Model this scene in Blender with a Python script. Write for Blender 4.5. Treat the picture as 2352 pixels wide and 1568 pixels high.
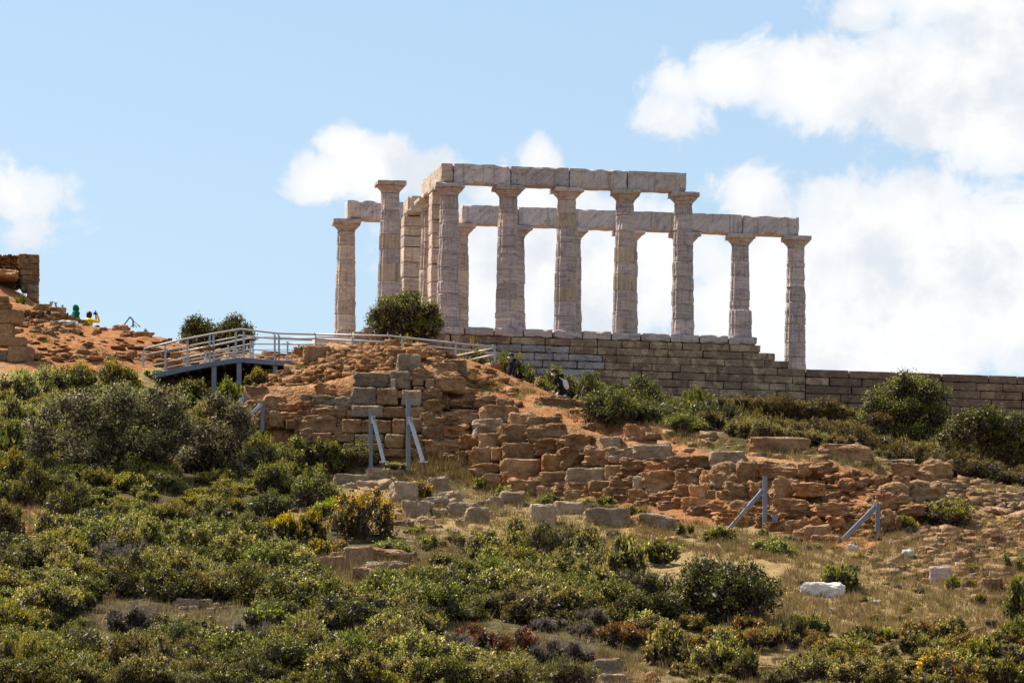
import bpy, math, random
import numpy as np
from math import sin, cos, tan, atan2, pi, radians
from mathutils import Vector, Matrix, noise

random.seed(7)
SC = bpy.context.scene
COL = SC.collection
for o in list(bpy.data.objects):
    bpy.data.objects.remove(o)

# ------------------------------------------------------------------ camera, sky, sun, exposure
F, PITCH, ROLL = 16000.0, 0.11901603, 0.013675     # focal length in units of a 2352-wide picture
cp, sp, cr, sr = cos(PITCH), sin(PITCH), cos(ROLL), sin(ROLL)
R0, U0, FW = Vector((1, 0, 0)), Vector((0, -sp, cp)), Vector((0, cp, sp))
RT, UP = cr * R0 + sr * U0, -sr * R0 + cr * U0
cam = bpy.data.cameras.new('camera')
cam.sensor_width = 36.0
cam.lens = F / 2352 * 36
cam.clip_start, cam.clip_end = 1.0, 20000.0
co = bpy.data.objects.new('camera', cam)
COL.objects.link(co)
co.matrix_world = Matrix(((RT.x, UP.x, -FW.x, 0), (RT.y, UP.y, -FW.y, 0), (RT.z, UP.z, -FW.z, 0), (0, 0, 0, 1)))
SC.camera = co

SUN_DIR = Vector((-0.56, 0.38, 0.92)).normalized()   # towards the sun
SUN_EL = math.asin(SUN_DIR.z)
SUN_ROT = atan2(SUN_DIR.x, SUN_DIR.y)
sl = bpy.data.lights.new('sun', 'SUN')
sl.energy = 5.0
sl.angle = radians(0.53)
sl.color = (1.0, 0.91, 0.76)
so = bpy.data.objects.new('sun', sl)
COL.objects.link(so)
so.rotation_euler = SUN_DIR.to_track_quat('Z', 'Y').to_euler()
SC.view_settings.view_transform = 'Standard'
SC.view_settings.look = 'None'
SC.view_settings.exposure = 0.86
SC.view_settings.gamma = 1.0
SC.view_settings.use_curve_mapping = False
SKY_STRENGTH = 0.082


def ray(px, py):
    a, b = px - 1176.0, 784.0 - py
    d = (RT * a + UP * b) / F + FW
    return d / d.y


def at(px, py, Y):
    return ray(px, py) * Y


def pm(Y):
    return F / (Y * 1.008)          # picture units per metre at depth Y


def to_px(P):
    d = P.dot(FW)
    return 1176 + F * P.dot(RT) / d, 784 - F * P.dot(UP) / d


# ---- node helpers
class NT:
    def __init__(s, tree):
        s.t = tree
        s.n = tree.nodes
        s.l = tree.links

    def node(s, typ, **kw):
        n = s.n.new(typ)
        for k, v in kw.items():
            setattr(n, k, v)
        return n

    def put(s, sock, v):
        if v is None:
            return
        if isinstance(v, bpy.types.NodeSocket):
            s.l.new(v, sock)
        else:
            if sock.type == 'RGBA' and len(v) == 3:
                v = (*v, 1)
            sock.default_value = v

    def math(s, op, a, b=None, c=None, clamp=False):
        n = s.node('ShaderNodeMath', operation=op)
        n.use_clamp = clamp
        for i, v in enumerate((a, b, c)):
            if v is not None:
                s.put(n.inputs[i], v)
        return n.outputs[0]

    def vmath(s, op, a, b=None, scale=None):
        n = s.node('ShaderNodeVectorMath', operation=op)
        s.put(n.inputs[0], a)
        if b is not None:
            s.put(n.inputs[1], b)
        if scale is not None:
            s.put(n.inputs['Scale'], scale)
        return n.outputs['Value'] if op in ('LENGTH', 'DOT_PRODUCT', 'DISTANCE') else n.outputs[0]

    def noise(s, vec, scale=5.0, detail=5.0, rough=0.55, dist=0.0):
        n = s.node('ShaderNodeTexNoise')
        s.put(n.inputs['Vector'], vec)
        n.inputs['Scale'].default_value = scale
        n.inputs['Detail'].default_value = detail
        n.inputs['Roughness'].default_value = rough
        n.inputs['Distortion'].default_value = dist
        return n.outputs[0]

    def ramp(s, v, stops):
        n = s.node('ShaderNodeValToRGB')
        el = n.color_ramp.elements
        while len(el) < len(stops):
            el.new(0.5)
        for e, (p, c) in zip(el, stops):
            e.position = p
            e.color = (*c, 1) if len(c) == 3 else c
        s.put(n.inputs[0], v)
        return n.outputs[0]

    def step(s, v, a, b, lo=0.0, hi=1.0):
        n = s.node('ShaderNodeMapRange')
        n.interpolation_type = 'SMOOTHSTEP'
        s.put(n.inputs[0], v)
        for i, x in enumerate((a, b, lo, hi)):
            s.put(n.inputs[i + 1], x)
        return n.outputs[0]

    def mix(s, f, a, b, blend='MIX'):
        n = s.node('ShaderNodeMix', data_type='RGBA', blend_type=blend)
        s.put(n.inputs[0], f)
        s.put(n.inputs[6], a)
        s.put(n.inputs[7], b)
        return n.outputs[2]

    def bump(s, h, strength=0.5, dist=0.05, normal=None):
        n = s.node('ShaderNodeBump')
        n.inputs['Strength'].default_value = strength
        n.inputs['Distance'].default_value = dist
        s.put(n.inputs['Height'], h)
        if normal is not None:
            s.put(n.inputs['Normal'], normal)
        return n.outputs[0]


# ---- the sky: Nishita daylight with broken cumulus
def lonlat(px, py):
    d = ray(px, py).normalized()
    return atan2(d.x, d.y), math.asin(d.z)


world = bpy.data.worlds.new('World')
SC.world = world
world.use_nodes = True
w = NT(world.node_tree)
w.n.clear()
sky = w.node('ShaderNodeTexSky', sky_type='NISHITA')
sky.sun_disc = False
sky.sun_elevation = SUN_EL
sky.sun_rotation = SUN_ROT
sky.altitude = 50
sky.air_density = 1.0
sky.dust_density = 1.1
sky.ozone_density = 2.2
dirv = w.node('ShaderNodeTexCoord').outputs['Generated']
sx = w.node('ShaderNodeSeparateXYZ')
w.put(sx.inputs[0], dirv)
lon = w.math('ARCTAN2', sx.outputs[0], sx.outputs[1])
lat = w.math('ARCSINE', sx.outputs[2])
cmb = w.node('ShaderNodeCombineXYZ')
w.put(cmb.inputs[0], lon)
w.put(cmb.inputs[1], lat)
ll = cmb.outputs[0]
CLOUDS = [  # centre and radii on a 2352-wide picture, weight
    (2170, 190, 330, 190, 1.0), (1900, 185, 240, 130, 1.0), (1670, 180, 170, 85, .8), (1545, 265, 130, 70, .55), (2330, 60, 260, 160, 1.0),
    (2290, 320, 200, 110, .9),
    (1712, 455, 115, 115, .9), (2090, 560, 360, 190, 1.0), (1760, 640, 290, 200, .95), (2330, 640, 330, 260, 1.0), (1960, 740, 460, 230, 1.0),
    (1450, 640, 320, 210, .9), (1250, 560, 260, 170, .8), (1130, 660, 280, 190, .8), (1000, 600, 200, 130, .6),
    (860, 400, 150, 100, .95), (760, 415, 120, 80, .85), (970, 400, 130, 80, .75), (785, 330, 70, 55, .8), (1010, 520, 200, 110, .7),
    (1238, 380, 60, 62, .7), (1190, 450, 160, 75, .75), (1380, 470, 180, 70, .55),
    (30, 440, 150, 90, .6), (60, 540, 120, 60, .35), (1985, 30, 130, 80, .6), (2230, -10, 280, 130, 1.0), (1560, 190, 90, 70, .5),
]
wob = w.noise(ll, 55.0, 3.0, 0.5)
n1 = w.noise(w.vmath('ADD', ll, w.vmath('SCALE', dirv, scale=0.0)), 105.0, 9.0, 0.60, 0.4)
field = None
for (cx, cy, rx, ry, wt) in CLOUDS:
    lo, la = lonlat(cx, cy)
    v = w.vmath('MULTIPLY', w.vmath('SUBTRACT', ll, (lo, la, 0)), (F / rx, F / ry, 0))
    e = w.math('MULTIPLY', w.math('SUBTRACT', 1.0, w.vmath('LENGTH', v)), wt)
    field = e if field is None else w.math('SMOOTH_MAX', field, e, 0.12)
field = w.math('MAXIMUM', field, -0.6)
# the same kind of cloud goes on over the rest of the sky
vc = ray(1176, 784).normalized()
away = w.step(w.vmath('DOT_PRODUCT', dirv, tuple(vc)), 0.9965, 0.985)
gen = w.math('SUBTRACT', w.noise(dirv, 5.5, 3.0, 0.5), 0.50)
gen = w.math('MULTIPLY', gen, 3.0)
gen = w.math('MULTIPLY', w.math('ADD', gen, 0.6), away)
field = w.math('MAXIMUM', field, w.math('SUBTRACT', gen, 0.6))
dens = w.math('ADD', field, w.math('MULTIPLY', w.math('SUBTRACT', n1, 0.5), 1.55))
dens = w.math('ADD', dens, w.math('MULTIPLY', w.math('SUBTRACT', wob, 0.5), 0.5))
mask = w.step(dens, -0.03, 0.30)
n2 = w.noise(ll, 70.0, 6.0, 0.55)
body = w.step(w.math('ADD', dens, w.math('MULTIPLY', n2, 0.9)), 0.25, 1.15)
cloud_col = w.mix(body, (0.76, 0.85, 0.95), (1.0, 1.0, 1.0))
cloud_col = w.mix(w.math('MULTIPLY', w.step(w.noise(ll, 48.0, 7.0, 0.6), 0.47, 0.66), .85), cloud_col, (0.74, 0.795, 0.865))
skyc = w.vmath('SCALE', sky.outputs[0], scale=SKY_STRENGTH)
CLOUD_B = 0.56
cl = w.vmath('SCALE', cloud_col, scale=CLOUD_B)
bg = w.node('ShaderNodeBackground')
w.put(bg.inputs[0], w.mix(w.math('MULTIPLY', mask, 0.97), skyc, cl))
bg.inputs[1].default_value = 1.0
w.l.new(bg.outputs[0], w.node('ShaderNodeOutputWorld').inputs[0])


# ------------------------------------------------------------------ materials
def material(name):
    m = bpy.data.materials.new(name)
    m.use_nodes = True
    t = NT(m.node_tree)
    t.n.clear()
    out = t.node('ShaderNodeOutputMaterial')
    b = t.node('ShaderNodeBsdfPrincipled')
    t.l.new(b.outputs[0], out.inputs[0])
    return m, t, b, out


def obj_coords(t):
    """object coordinates moved by a random amount for each object, so that shared meshes differ"""
    oc = t.node('ShaderNodeTexCoord').outputs['Object']
    oi = t.node('ShaderNodeObjectInfo')
    rnd = oi.outputs['Random']
    off = t.node('ShaderNodeCombineXYZ')
    for i, k in enumerate((37.0, 61.0, 83.0)):
        t.put(off.inputs[i], t.math('MULTIPLY', rnd, k))
    return t.vmath('ADD', oc, off.outputs[0]), rnd


def scaled(t, v, s):
    return t.vmath('MULTIPLY', v, s)


def world_pos(t):
    return t.node('ShaderNodeNewGeometry').outputs['Position']


def m_marble(name, tone=(1.0, .995, .985), streak=True, restored=False, veined=False):
    m, t, b, out = material(name)
    v, rnd = obj_coords(t)
    if restored:
        band = t.noise(scaled(t, v, (9, 9, .5)), 1.0, 4, .6)
        c = t.ramp(band, [(.25, (.24, .185, .135)), (.5, (.37, .30, .225)), (.75, (.47, .395, .31))])
    elif veined:
        rot = t.node('ShaderNodeVectorRotate', rotation_type='Y_AXIS')
        t.put(rot.inputs['Vector'], v)
        rot.inputs['Angle'].default_value = 0.75
        band = t.noise(scaled(t, rot.outputs[0], (1.1, 1.1, 5)), 1.0, 5, .6, .6)
        c = t.ramp(band, [(.28, (.22, .205, .225)), (.45, (.36, .32, .32)), (.6, (.45, .40, .385)), (.78, (.33, .30, .31))])
    else:
        wv = t.vmath('ADD', v, t.vmath('SCALE', t.noise_col(v, 1.2) if hasattr(t, 'noise_col') else v, scale=0.0))
        band = t.noise(scaled(t, wv, (.5, .5, 5.5)), 1.0, 5, .62, .25)
        c = t.ramp(band, [(.28, (.17, .155, .175)), (.40, (.31, .265, .26)), (.47, (.43, .365, .33)), (.54, (.25, .22, .235)), (.61, (.40, .345, .31)),
                          (.70, (.52, .45, .385)), (.85, (.30, .265, .265))])
    big = t.noise(v, 0.9, 3, .5)
    c = t.mix(t.math('MULTIPLY', t.step(big, .48, .75), .6), c, (.46, .37, .27))
    st = t.noise(v, 5.0, 6, .7)
    c = t.mix(t.math('MULTIPLY', t.step(st, .54, .70), .75), c, (.11, .082, .068))
    lt = t.noise(v, 8.0, 4, .6)
    c = t.mix(t.math('MULTIPLY', t.step(lt, .58, .75), .5), c, (.60, .54, .46))
    vs = t.noise(scaled(t, v, (7, 7, .45)), 1.0, 4, .6)
    c = t.mix(t.math('MULTIPLY', t.step(vs, .52, .68), .5), c, (.15, .115, .09))
    c = t.mix(1.0, c, tone, 'MULTIPLY')
    k = t.math('ADD', t.math('MULTIPLY', rnd, .40), .98)
    cc = t.node('ShaderNodeCombineColor')
    for i in range(3):
        t.put(cc.inputs[i], k)
    c = t.mix(1.0, c, cc.outputs[0], 'MULTIPLY')
    t.put(b.inputs['Base Color'], c)
    b.inputs['Roughness'].default_value = .8
    b.inputs['Specular IOR Level'].default_value = .25
    h = t.math('ADD', t.math('MULTIPLY', band, .5), t.math('MULTIPLY', t.noise(v, 14, 6, .7), .6))
    t.put(b.inputs['Normal'], t.bump(h, .6, .04))
    return m


def m_rock(name, cols, patch=None, pit=1.0, scale=1.0, vary=.5):
    m, t, b, out = material(name)
    oc = t.node('ShaderNodeNewGeometry').outputs['Position']
    rnd = t.node('ShaderNodeObjectInfo').outputs['Random']
    n0 = t.noise(oc, 1.1 * scale, 5, .6)
    n1_ = t.noise(oc, 5.0 * scale, 6, .65)
    c = t.ramp(t.math('ADD', t.math('MULTIPLY', n0, .55), t.math('MULTIPLY', n1_, .45)),
               [(.32, cols[0]), (.45, cols[1]), (.56, cols[2]), (.70, cols[3])])
    if patch:
        pn = t.noise(oc, 2.3, 5, .62)
        c = t.mix(t.math('MULTIPLY', t.step(t.math('ADD', pn, t.math('MULTIPLY', rnd, .04)), patch[1] - .055, patch[1] + .07), patch[2]), c, patch[0])
    k = t.math('ADD', t.math('MULTIPLY', rnd, vary), 1 - vary / 2)
    cc = t.node('ShaderNodeCombineColor')
    for i in range(3):
        t.put(cc.inputs[i], k)
    c = t.mix(1.0, c, cc.outputs[0], 'MULTIPLY')
    t.put(b.inputs['Base Color'], c)
    b.inputs['Roughness'].default_value = .92
    b.inputs['Specular IOR Level'].default_value = .15
    vor = t.node('ShaderNodeTexVoronoi')
    t.put(vor.inputs['Vector'], oc)
    vor.inputs['Scale'].default_value = 11 * scale
    h = t.math('ADD', t.math('MULTIPLY', t.noise(oc, 7 * scale, 7, .7), 1.0), t.math('MULTIPLY', vor.outputs[0], .35))
    t.put(b.inputs['Normal'], t.bump(h, 1.0 * pit, .14))
    return m


def m_plain(name, col, rough=.6, metal=0.0, var=.15, scale=6.0, spec=.4):
    m, t, b, out = material(name)
    v, rnd = obj_coords(t)
    n = t.noise(v, scale, 4, .6)
    lo = tuple(x * (1 - var) for x in col)
    hi = tuple(min(1, x * (1 + var)) for x in col)
    t.put(b.inputs['Base Color'], t.ramp(n, [(.3, lo), (.7, hi)]))
    b.inputs['Roughness'].default_value = rough
    b.inputs['Metallic'].default_value = metal
    b.inputs['Specular IOR Level'].default_value = spec
    return m


def m_leaf():
    m, t, b, out = material('foliage')
    a = t.node('ShaderNodeAttribute', attribute_name='col')
    oi = t.node('ShaderNodeObjectInfo')
    hs = t.node('ShaderNodeHueSaturation')
    t.put(hs.inputs['Color'], a.outputs['Color'])
    t.put(hs.inputs['Hue'], t.math('ADD', t.math('MULTIPLY', oi.outputs['Random'], .03), .485))
    t.put(hs.inputs['Value'], t.math('ADD', t.math('MULTIPLY', oi.outputs['Random'], .4), .8))
    t.put(b.inputs['Base Color'], hs.outputs[0])
    b.inputs['Roughness'].default_value = .5
    b.inputs['Specular IOR Level'].default_value = .22
    tr = t.node('ShaderNodeBsdfTranslucent')
    t.put(tr.inputs[0], hs.outputs[0])
    ms = t.node('ShaderNodeMixShader')
    ms.inputs[0].default_value = .22
    t.l.new(b.outputs[0], ms.inputs[1])
    t.l.new(tr.outputs[0], ms.inputs[2])
    t.l.new(ms.outputs[0], out.inputs[0])
    return m


def m_ground():
    m, t, b, out = material('hillside_ground')
    p = world_pos(t)
    e = t.node('ShaderNodeAttribute', attribute_name='earth').outputs['Fac']
    g = t.node('ShaderNodeAttribute', attribute_name='green').outputs['Fac']
    na, nb, nc = t.noise(p, .55, 5, .6), t.noise(p, 3.2, 6, .68), t.noise(p, 14, 5, .7)
    grass = t.ramp(nb, [(.3, (.15, .095, .04)), (.45, (.29, .195, .082)), (.6, (.39, .28, .13)), (.75, (.23, .175, .06))])
    green = t.ramp(nb, [(.3, (.04, .035, .018)), (.5, (.095, .08, .035)), (.7, (.17, .14, .06))])
    earth = t.ramp(t.math('ADD', t.math('MULTIPLY', nb, .6), t.math('MULTIPLY', nc, .4)),
                   [(.3, (.15, .055, .022)), (.45, (.30, .12, .045)), (.57, (.43, .21, .09)), (.7, (.54, .34, .18))])
    gm = t.step(t.math('ADD', t.math('MULTIPLY', na, 1.0), t.math('SUBTRACT', g, .95)), -.12, .14)
    c = t.mix(gm, grass, green)
    em = t.step(t.math('ADD', t.math('MULTIPLY', nb, .8), t.math('SUBTRACT', e, .9)), -.12, .12)
    c = t.mix(em, c, earth)
    t.put(b.inputs['Base Color'], c)
    b.inputs['Roughness'].default_value = .95
    b.inputs['Specular IOR Level'].default_value = .1
    t.put(b.inputs['Normal'], t.bump(t.math('ADD', t.math('MULTIPLY', nb, .6), t.math('MULTIPLY', nc, .5)), 1.0, .16))
    return m


M = dict(
    marble=m_marble('weathered_marble'),
    marble_warm=m_marble('warm_marble', (1.1, 1.02, .88)),
    marble_new=m_marble('restored_marble', restored=True),
    marble_beam=m_marble('grey_veined_marble', veined=True),
    rock=m_rock('brown_conglomerate', [(.11, .055, .028), (.25, .14, .07), (.37, .23, .125), (.50, .36, .225)]),
    rock_orange=m_rock('orange_conglomerate', [(.15, .06, .024), (.31, .145, .06), (.44, .24, .11), (.56, .37, .21)]),
    rock_scree=m_rock('orange_scree_rock', [(.22, .09, .035), (.36, .17, .07), (.48, .27, .13), (.60, .42, .26)]),
    rock_slope=m_rock('tan_slope_rock', [(.13, .065, .03), (.24, .14, .072), (.34, .225, .13), (.46, .36, .25)]),
    rock_tan=m_rock('tan_conglomerate', [(.17, .11, .065), (.30, .215, .14), (.42, .32, .225), (.54, .44, .33)]),
    rock_grey=m_rock('grey_lichen_rock', [(.115, .08, .052), (.225, .165, .112), (.325, .25, .178), (.45, .37, .27)]),
    rock_pale=m_rock('pale_marble_rock', [(.34, .32, .29), (.54, .52, .49), (.68, .665, .64), (.76, .75, .73)], pit=.8),
    wall=m_rock('dark_foundation_stone', [(.14, .092, .062), (.22, .152, .104), (.29, .212, .147), (.38, .29, .20)], patch=((.48, .36, .235), .555, .8), pit=.8, vary=.3),
    wall_pale=m_rock('whitish_foundation_stone', [(.13, .12, .12), (.25, .24, .23), (.37, .36, .345), (.48, .46, .43)], pit=.8),
    wall_dark=m_rock('dark_terrace_stone', [(.10, .063, .046), (.165, .109, .080), (.22, .151, .112), (.29, .205, .15)], patch=((.34, .25, .17), .60, .6), pit=.8, vary=.3),
    steel=m_plain('galvanised_steel', (.36, .39, .43), .5, .55, .12, 8),
    rail=m_plain('bright_handrail', (.40, .39, .38), .5, .3, .1, 8),
    beam=m_plain('blue_grey_beam', (.12, .16, .23), .5, .2, .15, 5),
    prop=m_plain('grey_painted_steel', (.17, .195, .23), .6, .1, .12, 6),
    deck=m_plain('brown_deck_underside', (.30, .21, .13), .8, 0, .25, 4),
    bark=m_plain('olive_bark', (.085, .065, .05), .9, 0, .3, 12, .1),
    deadwood=m_plain('bleached_deadwood', (.52, .48, .43), .8, 0, .15, 10, .1),
    white=m_plain('white_panel', (.80, .79, .76), .5, 0, .03, 3),
    iron=m_plain('dark_iron', (.06, .055, .055), .6, .3, .2, 6),
    skin=m_plain('skin', (.46, .27, .19), .55, 0, .06, 20),
    navy=m_plain('navy_fabric', (.018, .018, .04), .9, 0, .25, 14, .1),
    black=m_plain('black_fabric', (.012, .012, .015), .9, 0, .25, 14, .1),
    jeans=m_plain('pale_jeans', (.55, .62, .70), .9, 0, .12, 14, .1),
    dark_jeans=m_plain('dark_jeans', (.035, .045, .075), .9, 0, .2, 14, .1),
    hair=m_plain('dark_hair', (.02, .012, .01), .6, 0, .3, 30),
    mask=m_plain('face_mask', (.70, .82, .88), .8, 0, .05, 20, .1),
    green_cloth=m_plain('green_fleece', (.006, .125, .066), .9, 0, .2, 12, .1),
    yellow_cloth=m_plain('yellow_jacket', (.80, .56, .01), .8, 0, .1, 12, .2),
    blue_cloth=m_plain('blue_cloth', (.01, .14, .55), .8, 0, .1, 12, .2),
    leaf=m_leaf(),
    ground=m_ground(),
)


# ------------------------------------------------------------------ object helpers
def link(o, parent=None):
    COL.objects.link(o)
    if parent is not None:
        o.parent = parent
    return o


def tag(o, label=None, cat=None, group=None, kind=None):
    if label:
        o['label'] = label
    if cat:
        o['category'] = cat
    if group:
        o['group'] = group
    if kind or cat:
        o['kind'] = kind or 'thing'
    return o


def empty(name, loc=(0, 0, 0), parent=None, rz=0.0):
    o = bpy.data.objects.new(name, None)
    o.empty_display_size = .3
    o.location = loc
    o.rotation_euler.z = rz
    return link(o, parent)


def mesh_np(name, V, Fc, mat=None, smooth=False, col=None):
    """V (n,3), Fc (m,k) -> mesh; col (m,3) colours per face"""
    V = np.asarray(V, np.float32)
    Fc = np.asarray(Fc, np.int32)
    me = bpy.data.meshes.new(name)
    me.vertices.add(len(V))
    me.vertices.foreach_set('co', V.ravel())
    me.loops.add(Fc.size)
    me.loops.foreach_set('vertex_index', Fc.ravel())
    me.polygons.add(len(Fc))
    me.polygons.foreach_set('loop_start', np.arange(0, Fc.size, Fc.shape[1], dtype=np.int32))
    me.update(calc_edges=True)
    if smooth:
        me.polygons.foreach_set('use_smooth', np.ones(len(Fc), bool))
    if col is not None:
        a = me.attributes.new('col', 'FLOAT_COLOR', 'FACE')
        c4 = np.ones((len(Fc), 4), np.float32)
        c4[:, :3] = col
        a.data.foreach_set('color', c4.ravel())
    if mat:
        me.materials.append(mat)
    return me


def mesh_py(name, V, Fc, mat=None, smooth=False):
    me = bpy.data.meshes.new(name)
    me.from_pydata([tuple(v) for v in V], [], Fc)
    me.update()
    if smooth:
        for p in me.polygons:
            p.use_smooth = True
    if mat:
        me.materials.append(mat)
    return me


def obj(name, me, parent=None, loc=(0, 0, 0), rot=None, scale=None):
    o = bpy.data.objects.new(name, me)
    o.location = loc
    if rot is not None:
        o.rotation_euler = rot
    if scale is not None:
        o.scale = scale
    return link(o, parent)


def box_lattice(n):
    """surface lattice of a box with n=(nx,ny,nz) cells in [-1,1]^3: verts, quads"""
    idx, V, Q = {}, [], []

    def vid(i, j, k):
        key = (i, j, k)
        if key not in idx:
            idx[key] = len(V)
            V.append((2 * i / n[0] - 1, 2 * j / n[1] - 1, 2 * k / n[2] - 1))
        return idx[key]
    for ax in range(3):
        a, b_ = (ax + 1) % 3, (ax + 2) % 3
        for side in (0, n[ax]):
            for i in range(n[a]):
                for j in range(n[b_]):
                    q = []
                    for (di, dj) in ((0, 0), (1, 0), (1, 1), (0, 1)):
                        c = [0, 0, 0]
                        c[ax], c[a], c[b_] = side, i + di, j + dj
                        q.append(vid(*c))
                    Q.append(q if side else q[::-1])
    return V, Q


def fbm(p, oct_=3):
    s, a = 0.0, 1.0
    for _ in range(oct_):
        s += a * noise.noise(p)
        p = p * 2.1 + Vector((3.1, 1.7, 5.3))
        a *= .5
    return s


def stone_mesh(name, size, seed, n=(6, 5, 5), rnd=.15, amp=.05, freq=2.0, mat=None, smooth=True, chip=0.0):
    """a weathered block: rounded box with noise-worn faces and chipped edges (size = full extents)"""
    h = Vector(size) * .5
    V, Q = box_lattice(n)
    off = Vector((seed * 7.31, seed * 3.77, seed * 5.13))
    out = []
    r = rnd * min(size)
    for v in V:
        p = Vector((v[0] * h.x, v[1] * h.y, v[2] * h.z))
        rr = r * (1 + .8 * noise.noise(p * freq * .7 + off * 1.3))
        rr = max(.01 * min(size), rr)
        inner = Vector([max(-(h[i] - rr), min(h[i] - rr, p[i])) for i in range(3)])
        d = p - inner
        if d.length > 1e-6:
            d.normalize()
            p = inner + d * rr
        q = Vector((p.x * freq, p.y * freq, p.z * freq * (1.6 if amp > .15 else 1))) + off
        dd = d if d.length > 0 else p.normalized()
        p = p + dd * (fbm(q, 4) * amp - amp * .2)
        if chip:
            e = sum(1 for i in range(3) if abs(v[i]) > .99)
            if e >= 2:
                p -= dd * chip * max(0, noise.noise(q * 1.7 + Vector((9, 9, 9))) + .1)
        out.append(p)
    return mesh_py(name, out, Q, mat, smooth)


def tube(path, radii, sides=8, closed=False):
    """a tapered tube through the points: verts, faces"""
    V, Fc = [], []
    n = len(path)
    for i, p in enumerate(path):
        p = Vector(p)
        a = Vector(path[max(0, i - 1)])
        b_ = Vector(path[min(n - 1, i + 1)])
        d = (b_ - a).normalized()
        u = d.orthogonal().normalized() if abs(d.z) > .9 else d.cross(Vector((0, 0, 1))).normalized()
        v = d.cross(u)
        for k in range(sides):
            t = 2 * pi * k / sides
            V.append(p + (u * cos(t) + v * sin(t)) * radii[i])
    for i in range(n - 1):
        for k in range(sides):
            k2 = (k + 1) % sides
            Fc.append((i * sides + k, i * sides + k2, (i + 1) * sides + k2, (i + 1) * sides + k))
    Fc.append(tuple(range(sides))[::-1])
    Fc.append(tuple((n - 1) * sides + k for k in range(sides)))
    return V, Fc


def tubes_mesh(name, items, mat, sides=8, smooth=True):
    V, Fc = [], []
    for path, radii in items:
        v, f = tube(path, radii, sides)
        b0 = len(V)
        V += v
        Fc += [tuple(i + b0 for i in q) for q in f]
    return mesh_py(name, V, Fc, mat, smooth)


def beam_mesh(name, a, b_, wid, dep, mat, roll=Vector((0, 1, 0))):
    """a straight square bar from a to b"""
    a, b_ = Vector(a), Vector(b_)
    d = (b_ - a).normalized()
    v = (roll - d * roll.dot(d)).normalized()
    u = d.cross(v)
    bv = .12 * min(wid, dep)
    prof = []
    for (sx_, sy_) in ((1, 1), (-1, 1), (-1, -1), (1, -1)):
        c1 = (sx_ * (wid / 2 - bv), sy_ * dep / 2)
        c2 = (sx_ * wid / 2, sy_ * (dep / 2 - bv))
        prof += [c2, c1] if sx_ * sy_ > 0 else [c1, c2]
    V = [p + u * x + v * y for p in (a, b_) for (x, y) in prof]
    n = len(prof)
    Fc = [(i, (i + 1) % n, n + (i + 1) % n, n + i) for i in range(n)]
    Fc += [tuple(range(n))[::-1], tuple(range(n, 2 * n))]
    return mesh_py(name, V, Fc, mat)


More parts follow.
